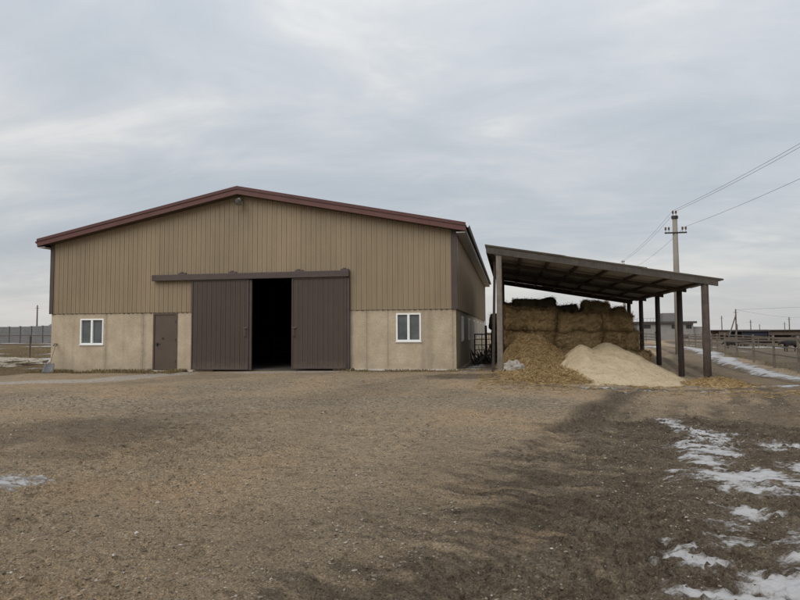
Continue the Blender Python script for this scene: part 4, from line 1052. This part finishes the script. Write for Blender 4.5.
# far poles
far_poles = [((43.19, 97.53), 6.3, True, 'braced wooden pole over the pens with a leaning strut'), ((58.21, 151.2), 6.3, False, 'thin far pole left of the braced pole'), ((65.87, 152.67), 5.2, False, 'thin far pole right of the braced pole'),
             ((71.45, 143.48), 5.7, False, 'tall thin far pole at the right edge over the black cattle'), ((93.12, 218.78), 4.7, False, 'very small distant pole over the long shed'), ((93.11, 198.4), 5.1, False, 'very small distant pole left of the right edge pole'), ((79, 200), 4.6, False, 'faint distant pole beside the thin far pole on the left'), ((-91.73, 82.87), 7.4, False, 'lone far pole rising above the slab wall left of the barn')]
for (p, h, st, lb) in far_poles:
    z = g1(*p); t = thing('utility_pole', (p[0], p[1], z), lb, 'utility pole', 'distant poles on the horizon')
    MB().tube([(p[0], p[1], z - .3), (p[0], p[1], z + h)], [.16, .11], 8).build('shaft', M['pole_wood'], t)
    MB().bar((p[0] - .45, p[1], z + h - .6), (p[0] + .45, p[1], z + h - .6), .07, .07).build('crossarm', M['pole_wood'], t)
    if st: MB().tube([(p[0], p[1] - .2, z + h - .9), (p[0] - 1.75, p[1] - .2, z)], .11, 8).build('strut', M['pole_wood'], t)
for k, (a, b, ha, hb, lb) in enumerate([((43.19, 97.53), (71.45, 143.48), 6.2, 5.6, 'far wire between the braced pole and the right edge pole'), ((43.19, 97.53), (90, 60), 6.2, 7.5, 'far wire running from the braced pole out to the right'), ((71.45, 143.48), (120, 120), 5.6, 5.4, 'far wire leaving the right edge pole')]):
    tag(wire_between([(a[0], a[1], g1(*a) + ha), (b[0], b[1], g1(*b) + hb)], .05, .016).build('overhead_wire', M['wire'], None), lb, 'wire', 'thin wires over the far pens')

# ------------------------------------------------------------------ far buildings
bd = thing('block_building', (41, 142, -.9), 'flat roofed grey block building with a box on its roof, far behind the posts', 'building')
zb = -.9
MB().box(34, 47.3, 138, 152, zb - .3, 3.35).build('wall', M['block'], bd)
MB().box(33.3, 48.0, 137.3, 152.6, 3.35, 3.85).build('roof', M['dark_roof'], bd)
MB().box(40.4, 44.0, 139, 143, 3.852, 6.0).build('roof_box', M['slab'], bd)
MB().box(47.302, 51, 139, 150, zb - .3, 2.5).build('annex', M['block'], bd)
for (a, b, z0_, z1_) in ((42.2, 43.6, 2.0, 3.0), (45.6, 46.9, 2.0, 3.0), (35.2, 37.2, 2.1, 3.0), (38.2, 39.0, -.6, 1.3), (43.5, 46.2, -.5, .5)):
    MB().box(a, b, 137.96, 138.02, z0_, z1_).build('window', M['black_metal'], bd)
mb = MB()
for xx in np.linspace(34.2, 39.8, 8): mb.tube([(xx, 139, 3.85), (xx, 139, 4.7)], .04, 6)
mb.tube([(34.2, 139, 4.7), (39.8, 139, 4.7)], .04, 6); mb.build('roof_railing', M['galv'], bd)
t = thing('grey_shed', (30.5, 138, -.7), 'low grey shed with pitched roof left of the block building', 'shed')
MB().box(28.5, 32.6, 136, 142, -1, 2.3).build('wall', M['block'], t)
MB().extr([(28.2, 2.3), (32.9, 2.3), (30.55, 3.3)], 135.6, 142.4).build('roof', M['slab'], t)
def long_shed(x0, x1, y, h, label, front='brown_board', dep=6, roofm='dark_roof', open_=True):
    z = g1((x0 + x1) / 2, y); t = thing('cattle_shed', ((x0 + x1) / 2, y, z), label, 'cattle shed', 'long low sheds across the pens')
    MB().box(x0, x1, y + dep - .2, y + dep, z - .3, z + h).build('back_wall', M[front], t)
    MB().box(x0, x1, y, y + .15, z + h - .8, z + h - .05).build('front_board', M[front], t)
    MB().extr([(x0 - .3, z + h), (x1 + .3, z + h), (x1 + .3, z + h + .18), (x0 - .3, z + h + .18)], y - .5, y + dep + .3).build('roof', M[roofm], t)
    for xx in np.linspace(x0 + .15, x1 - .15, max(3, int((x1 - x0) / 4))): MB().box(xx - .12, xx + .12, y + .16, y + .4, z - .3, z + h - .06).build('post', M['brown_board'], t)
    return t
long_shed(44.4, 48.6, 98, 2.2, 'low shed with dark navy front sheet behind the braced pole', 'navy')
long_shed(49.6, 58, 100, 2.3, 'brown fronted low shed right of the navy sheet')
long_shed(60, 76, 96, 2.1, 'blackish low shed at the far right behind the cattle', 'black_metal')
long_shed(50, 60, 128, 2.35, 'dim brown shed behind the navy fronted shed', 'brown_board')
def bunk(x0, x1, y, label):
    z = g1((x0 + x1) / 2, y); t = thing('feed_bunk', ((x0 + x1) / 2, y, z), label, 'feed bunk', 'feed bunks in the pens')
    MB().hexa([(x0, y - .3, z + .25), (x1, y - .3, z + .25), (x1, y + .3, z + .25), (x0, y + .3, z + .25), (x0, y - .5, z + .75), (x1, y - .5, z + .75), (x1, y + .5, z + .75), (x0, y + .5, z + .75)]).build('trough', M['black_metal'], t)
    for xx in np.linspace(x0 + .3, x1 - .3, 4): MB().box(xx - .08, xx + .08, y - .35, y + .35, z - .2, z + .25).build('leg', M['brown_board'], t)
    MB().box(x0, x1, y + .52, y + .6, z + .55, z + 1.15).build('back_board', M['brown_board'], t)
bunk(35.5, 37.2, 80.2, 'dark feed bunk at the left of the row of three'); bunk(37.6, 39.2, 80.1, 'dark feed bunk in the middle of the row of three'); bunk(40.0, 42.1, 79.9, 'dark feed bunk at the right of the row of three')
# ------------------------------------------------------------------ cattle
def cow_mesh(s=1.0, head_down=.0):
    # joints: (pos, rx, ry) ; x forward
    J = []; E = []
    def j(p, r): J.append((Vector(p) * s, r * s)); return len(J) - 1
    def e(a, b): E.append((a, b))
    hip = j((-.62, 0, 1.05), .27); mid = j((-.05, 0, .98), .34); sh = j((.5, 0, 1.04), .29)
    rump = j((-.85, 0, 1.06), .17); e(hip, mid); e(mid, sh); e(hip, rump)
    nk = j((.85, 0, 1.14 - .25 * head_down), .18); pol = j((1.12, 0, 1.30 - .7 * head_down), .14); mz = j((1.42, 0, 1.10 - .9 * head_down), .085)
    e(sh, nk); e(nk, pol); e(pol, mz)
    for sy in (-1, 1):
        er = j((1.08, sy * .22, 1.33 - .7 * head_down), .04); e(pol, er)
        a = j((.5, sy * .17, .72), .13); b = j((.52, sy * .17, .40), .07); c = j((.5, sy * .17, .10), .05); d_ = j((.54, sy * .17, .02), .06)
        e(sh, a); e(a, b); e(b, c); e(c, d_)
        a = j((-.6, sy * .18, .74), .16); b = j((-.78, sy * .18, .46), .075); c = j((-.70, sy * .18, .12), .05); d_ = j((-.66, sy * .18, .02), .06)
        e(hip, a); e(a, b); e(b, c); e(c, d_)
    t1 = j((-1.0, 0, .85), .035); t2 = j((-1.02, 0, .45), .045); e(rump, t1); e(t1, t2)
    me = bpy.data.meshes.new('body'); me.from_pydata([p for p, r in J], E, [])
    o = bpy.data.objects.new('cow', me); COL.objects.link(o)
    m = o.modifiers.new('skin', 'SKIN'); m.use_smooth_shade = True
    sv_ = me.skin_vertices[0].data
    for i, (p, r) in enumerate(J): sv_[i].radius = (r, r)
    sv_[0].use_root = True
    o.modifiers.new('sub', 'SUBSURF').levels = 1
    o.modifiers['sub'].render_levels = 1
    return o
cow_list = [  # u, v, scale, heading, colour, head down, label
    (31.9, 49.5, .98, 185, 'hide_black', .35, 'small black calf standing alone in the pen behind the rail fence'),
    (35.2, 72, 1.0, 20, 'hide_black', .1, 'black cow farthest left of the cattle out in the pens'),
    (38.2, 74.0, 1.0, 160, 'hide_black', .5, 'black cow grazing second from left out in the pens'),
    (41.0, 73.0, 1.0, 10, 'hide_brown', .1, 'dark brown cow among the black cattle'),
    (43.2, 71.5, 1.05, 175, 'hide_black', .6, 'black cow with lowered head right of the brown cow'),
    (45.0, 76.5, 1.05, 95, 'hide_black', .1, 'black cow seen from behind at the right of the herd'),
    (47.2, 80.0, 1.05, 200, 'hide_black', .3, 'black cow turned left at the far right of the herd'),
    (44.6, 68.0, 1.0, 190, 'hide_black', .3, 'black cow at the picture edge right of the herd'),
    (50.5, 90, 1.15, 185, 'hide_black', .1, 'far black cow in front of the brown fronted shed'),
    (53.0, 91, 1.15, 20, 'hide_black', .3, 'far black cow left of the blackish shed'),
    (56.5, 90, 1.15, 170, 'hide_brown', .1, 'far brown cow before the blackish shed'),
    (59.0, 91, 1.15, 5, 'hide_black', .35, 'far black cow second from the right picture edge'),
    (61.5, 90, 1.15, 190, 'hide_black', .1, 'far black cow at the right picture edge'),
    (28.4, 56.5, .8, 170, 'hide_black', .5, 'low black cow far left in the pens beside the lane'),
]
protos = {}
for (x, y, s, hd, mk, hdn, lb) in cow_list:
    key = (mk, hdn)
    if key not in protos:
        o = cow_mesh(1.0, hdn); o.data.materials.append(M[mk]); protos[key] = o
    else:
        o = protos[key].copy(); COL.objects.link(o)
    o.location = (x, y, g1(x, y)); o.rotation_euler = (0, 0, R(hd) + .18); o.scale = (s, s, s)
    tag(o, lb, 'cow', 'cattle in the pens')

# ------------------------------------------------------------------ camera, light, sky
cam = bpy.data.cameras.new('camera'); co = bpy.data.objects.new('camera', cam); COL.objects.link(co); SC.camera = co
cam.sensor_width = 36; cam.lens = 594.03 / 800 * 36; cam.clip_start = .05; cam.clip_end = 6000
co.location = (1.913, -21.81, 1.45)
co.rotation_euler = (Matrix.Rotation(.1813, 3, 'Z') @ Matrix.Rotation(R(90) + .0547, 3, 'X') @ Matrix.Rotation(-.0058, 3, 'Z')).to_euler()

EL, AZ = R(40), R(205)      # azimuth clockwise from +Y : light falls from behind the camera, slightly left
sd_ = Vector((math.sin(AZ) * math.cos(EL), math.cos(AZ) * math.cos(EL), math.sin(EL)))
sun = bpy.data.lights.new('sun', 'SUN'); sun.energy = 1.5; sun.angle = R(50); sun.color = (1, .955, .89)
sobj = bpy.data.objects.new('sun', sun); COL.objects.link(sobj); sobj.rotation_euler = sd_.to_track_quat('Z', 'Y').to_euler(); sobj.location = (0, -40, 40)

wd = bpy.data.worlds.new('World'); SC.world = wd; wd.use_nodes = True
nt = wd.node_tree; N = nt.nodes; L = nt.links
bg = N['Background']; bg.inputs['Strength'].default_value = .1
sky = N.new('ShaderNodeTexSky'); sky.sky_type = 'NISHITA'; sky.sun_disc = False; sky.sun_elevation = EL; sky.sun_rotation = AZ
sky.air_density = 1.2; sky.dust_density = 2.5
tc = N.new('ShaderNodeTexCoord'); sp = N.new('ShaderNodeSeparateXYZ'); L.new(tc.outputs['Generated'], sp.inputs[0])
def mth(op, a, b=0.0, clamp=False):
    n = N.new('ShaderNodeMath'); n.operation = op; n.use_clamp = clamp
    for s_, val in zip(n.inputs, (a, b)):
        if isinstance(val, (int, float)): s_.default_value = val
        else: L.new(val, s_)
    return n.outputs[0]
zc = mth('ADD', mth('MAXIMUM', sp.outputs[2], 0.0), .20)
cb = N.new('ShaderNodeCombineXYZ'); L.new(mth('DIVIDE', sp.outputs[0], zc), cb.inputs[0]); L.new(mth('DIVIDE', sp.outputs[1], zc), cb.inputs[1])
def wnoise(scale, detail, rough, loc, dist=.0, stretch=(1, 1, 1), rot=0):
    mp_ = N.new('ShaderNodeMapping'); mp_.inputs['Location'].default_value = loc; mp_.inputs['Scale'].default_value = stretch; mp_.inputs['Rotation'].default_value = (0, 0, rot)
    L.new(cb.outputs[0], mp_.inputs['Vector'])
    n = N.new('ShaderNodeTexNoise'); n.inputs['Scale'].default_value = scale; n.inputs['Detail'].default_value = detail; n.inputs['Roughness'].default_value = rough; n.inputs['Distortion'].default_value = dist
    L.new(mp_.outputs[0], n.inputs['Vector']); return n.outputs['Fac']
def wramp(f, stops):
    n = N.new('ShaderNodeValToRGB'); e = n.color_ramp.elements
    while len(e) < len(stops): e.new(.5)
    for q, (p, c) in zip(e, stops): q.position = p; q.color = (*c, 1)
    L.new(f, n.inputs[0]); return n.outputs[0]
def wmix(f, a, b, mode='MIX'):
    n = N.new('ShaderNodeMix'); n.data_type = 'RGBA'; n.blend_type = mode
    for s_, val in ((n.inputs[0], f), (n.inputs[6], a), (n.inputs[7], b)):
        if isinstance(val, (int, float)): s_.default_value = val
        elif isinstance(val, tuple): s_.default_value = (*val, 1)
        else: L.new(val, s_)
    return n.outputs[2]
c1 = wnoise(.85, 7, .55, (3.1, 1.9, 0), .5, (.55, 1.0, 1), -.2)
c2 = wnoise(2.8, 8, .60, (1.2, 7.7, 0), .6, (.55, 1.1, 1), -.12)
k = wmix(.36, c1, c2)
# a thinner, brighter part of the cloud deck low on the left
lft = mth('ADD', mth('MULTIPLY', sp.outputs[0], -.80), mth('MULTIPLY', sp.outputs[1], .55))
lobe = mth('MULTIPLY', mth('POWER', mth('MAXIMUM', lft, 0.0), 3.0), .10)
k = mth('ADD', k, mth('MULTIPLY', lobe, mth('MAXIMUM', mth('SUBTRACT', 1.0, mth('MULTIPLY', sp.outputs[2], 2.6)), 0.0)))
# and a darker bank low on the right
rgt = mth('ADD', mth('MULTIPLY', sp.outputs[0], .50), mth('MULTIPLY', sp.outputs[1], .84))
el_ = mth('SUBTRACT', 1.0, mth('MULTIPLY', mth('ABSOLUTE', mth('SUBTRACT', sp.outputs[2], .235)), 9.0), True)
k = mth('SUBTRACT', k, mth('MULTIPLY', mth('MULTIPLY', mth('POWER', mth('MAXIMUM', rgt, 0.0), 12.0), el_), .085))
cloud = wramp(k, [(.36, (4.15, 4.52, 4.95)), (.45, (4.65, 4.97, 5.32)), (.52, (5.3, 5.5, 5.7)), (.58, (6.3, 6.35, 6.3)), (.66, (7.2, 7.1, 6.85))])
hz = mth('SUBTRACT', 1.0, mth('MULTIPLY', mth('MAXIMUM', sp.outputs[2], 0.0), 7.0), True)
cloud = wmix(mth('MULTIPLY', hz, .6), cloud, (6.0, 5.8, 5.6))
zen = mth('ADD', 1.0, mth('MULTIPLY', mth('POWER', mth('MAXIMUM', sp.outputs[2], 0.0), 1.6), 1.1))   # overcast sky: brighter overhead
zc3 = N.new('ShaderNodeCombineColor'); [L.new(zen, q) for q in zc3.inputs]
cloud = wmix(1.0, cloud, zc3.outputs[0], 'MULTIPLY')
L.new(wmix(.88, sky.outputs[0], cloud), bg.inputs['Color'])

vs_ = SC.view_settings; vs_.view_transform = 'Standard'; vs_.look = 'None'; vs_.exposure = 0.1; vs_.gamma = 1; vs_.use_curve_mapping = False
SC.cycles.max_bounces = 6; SC.cycles.diffuse_bounces = 3
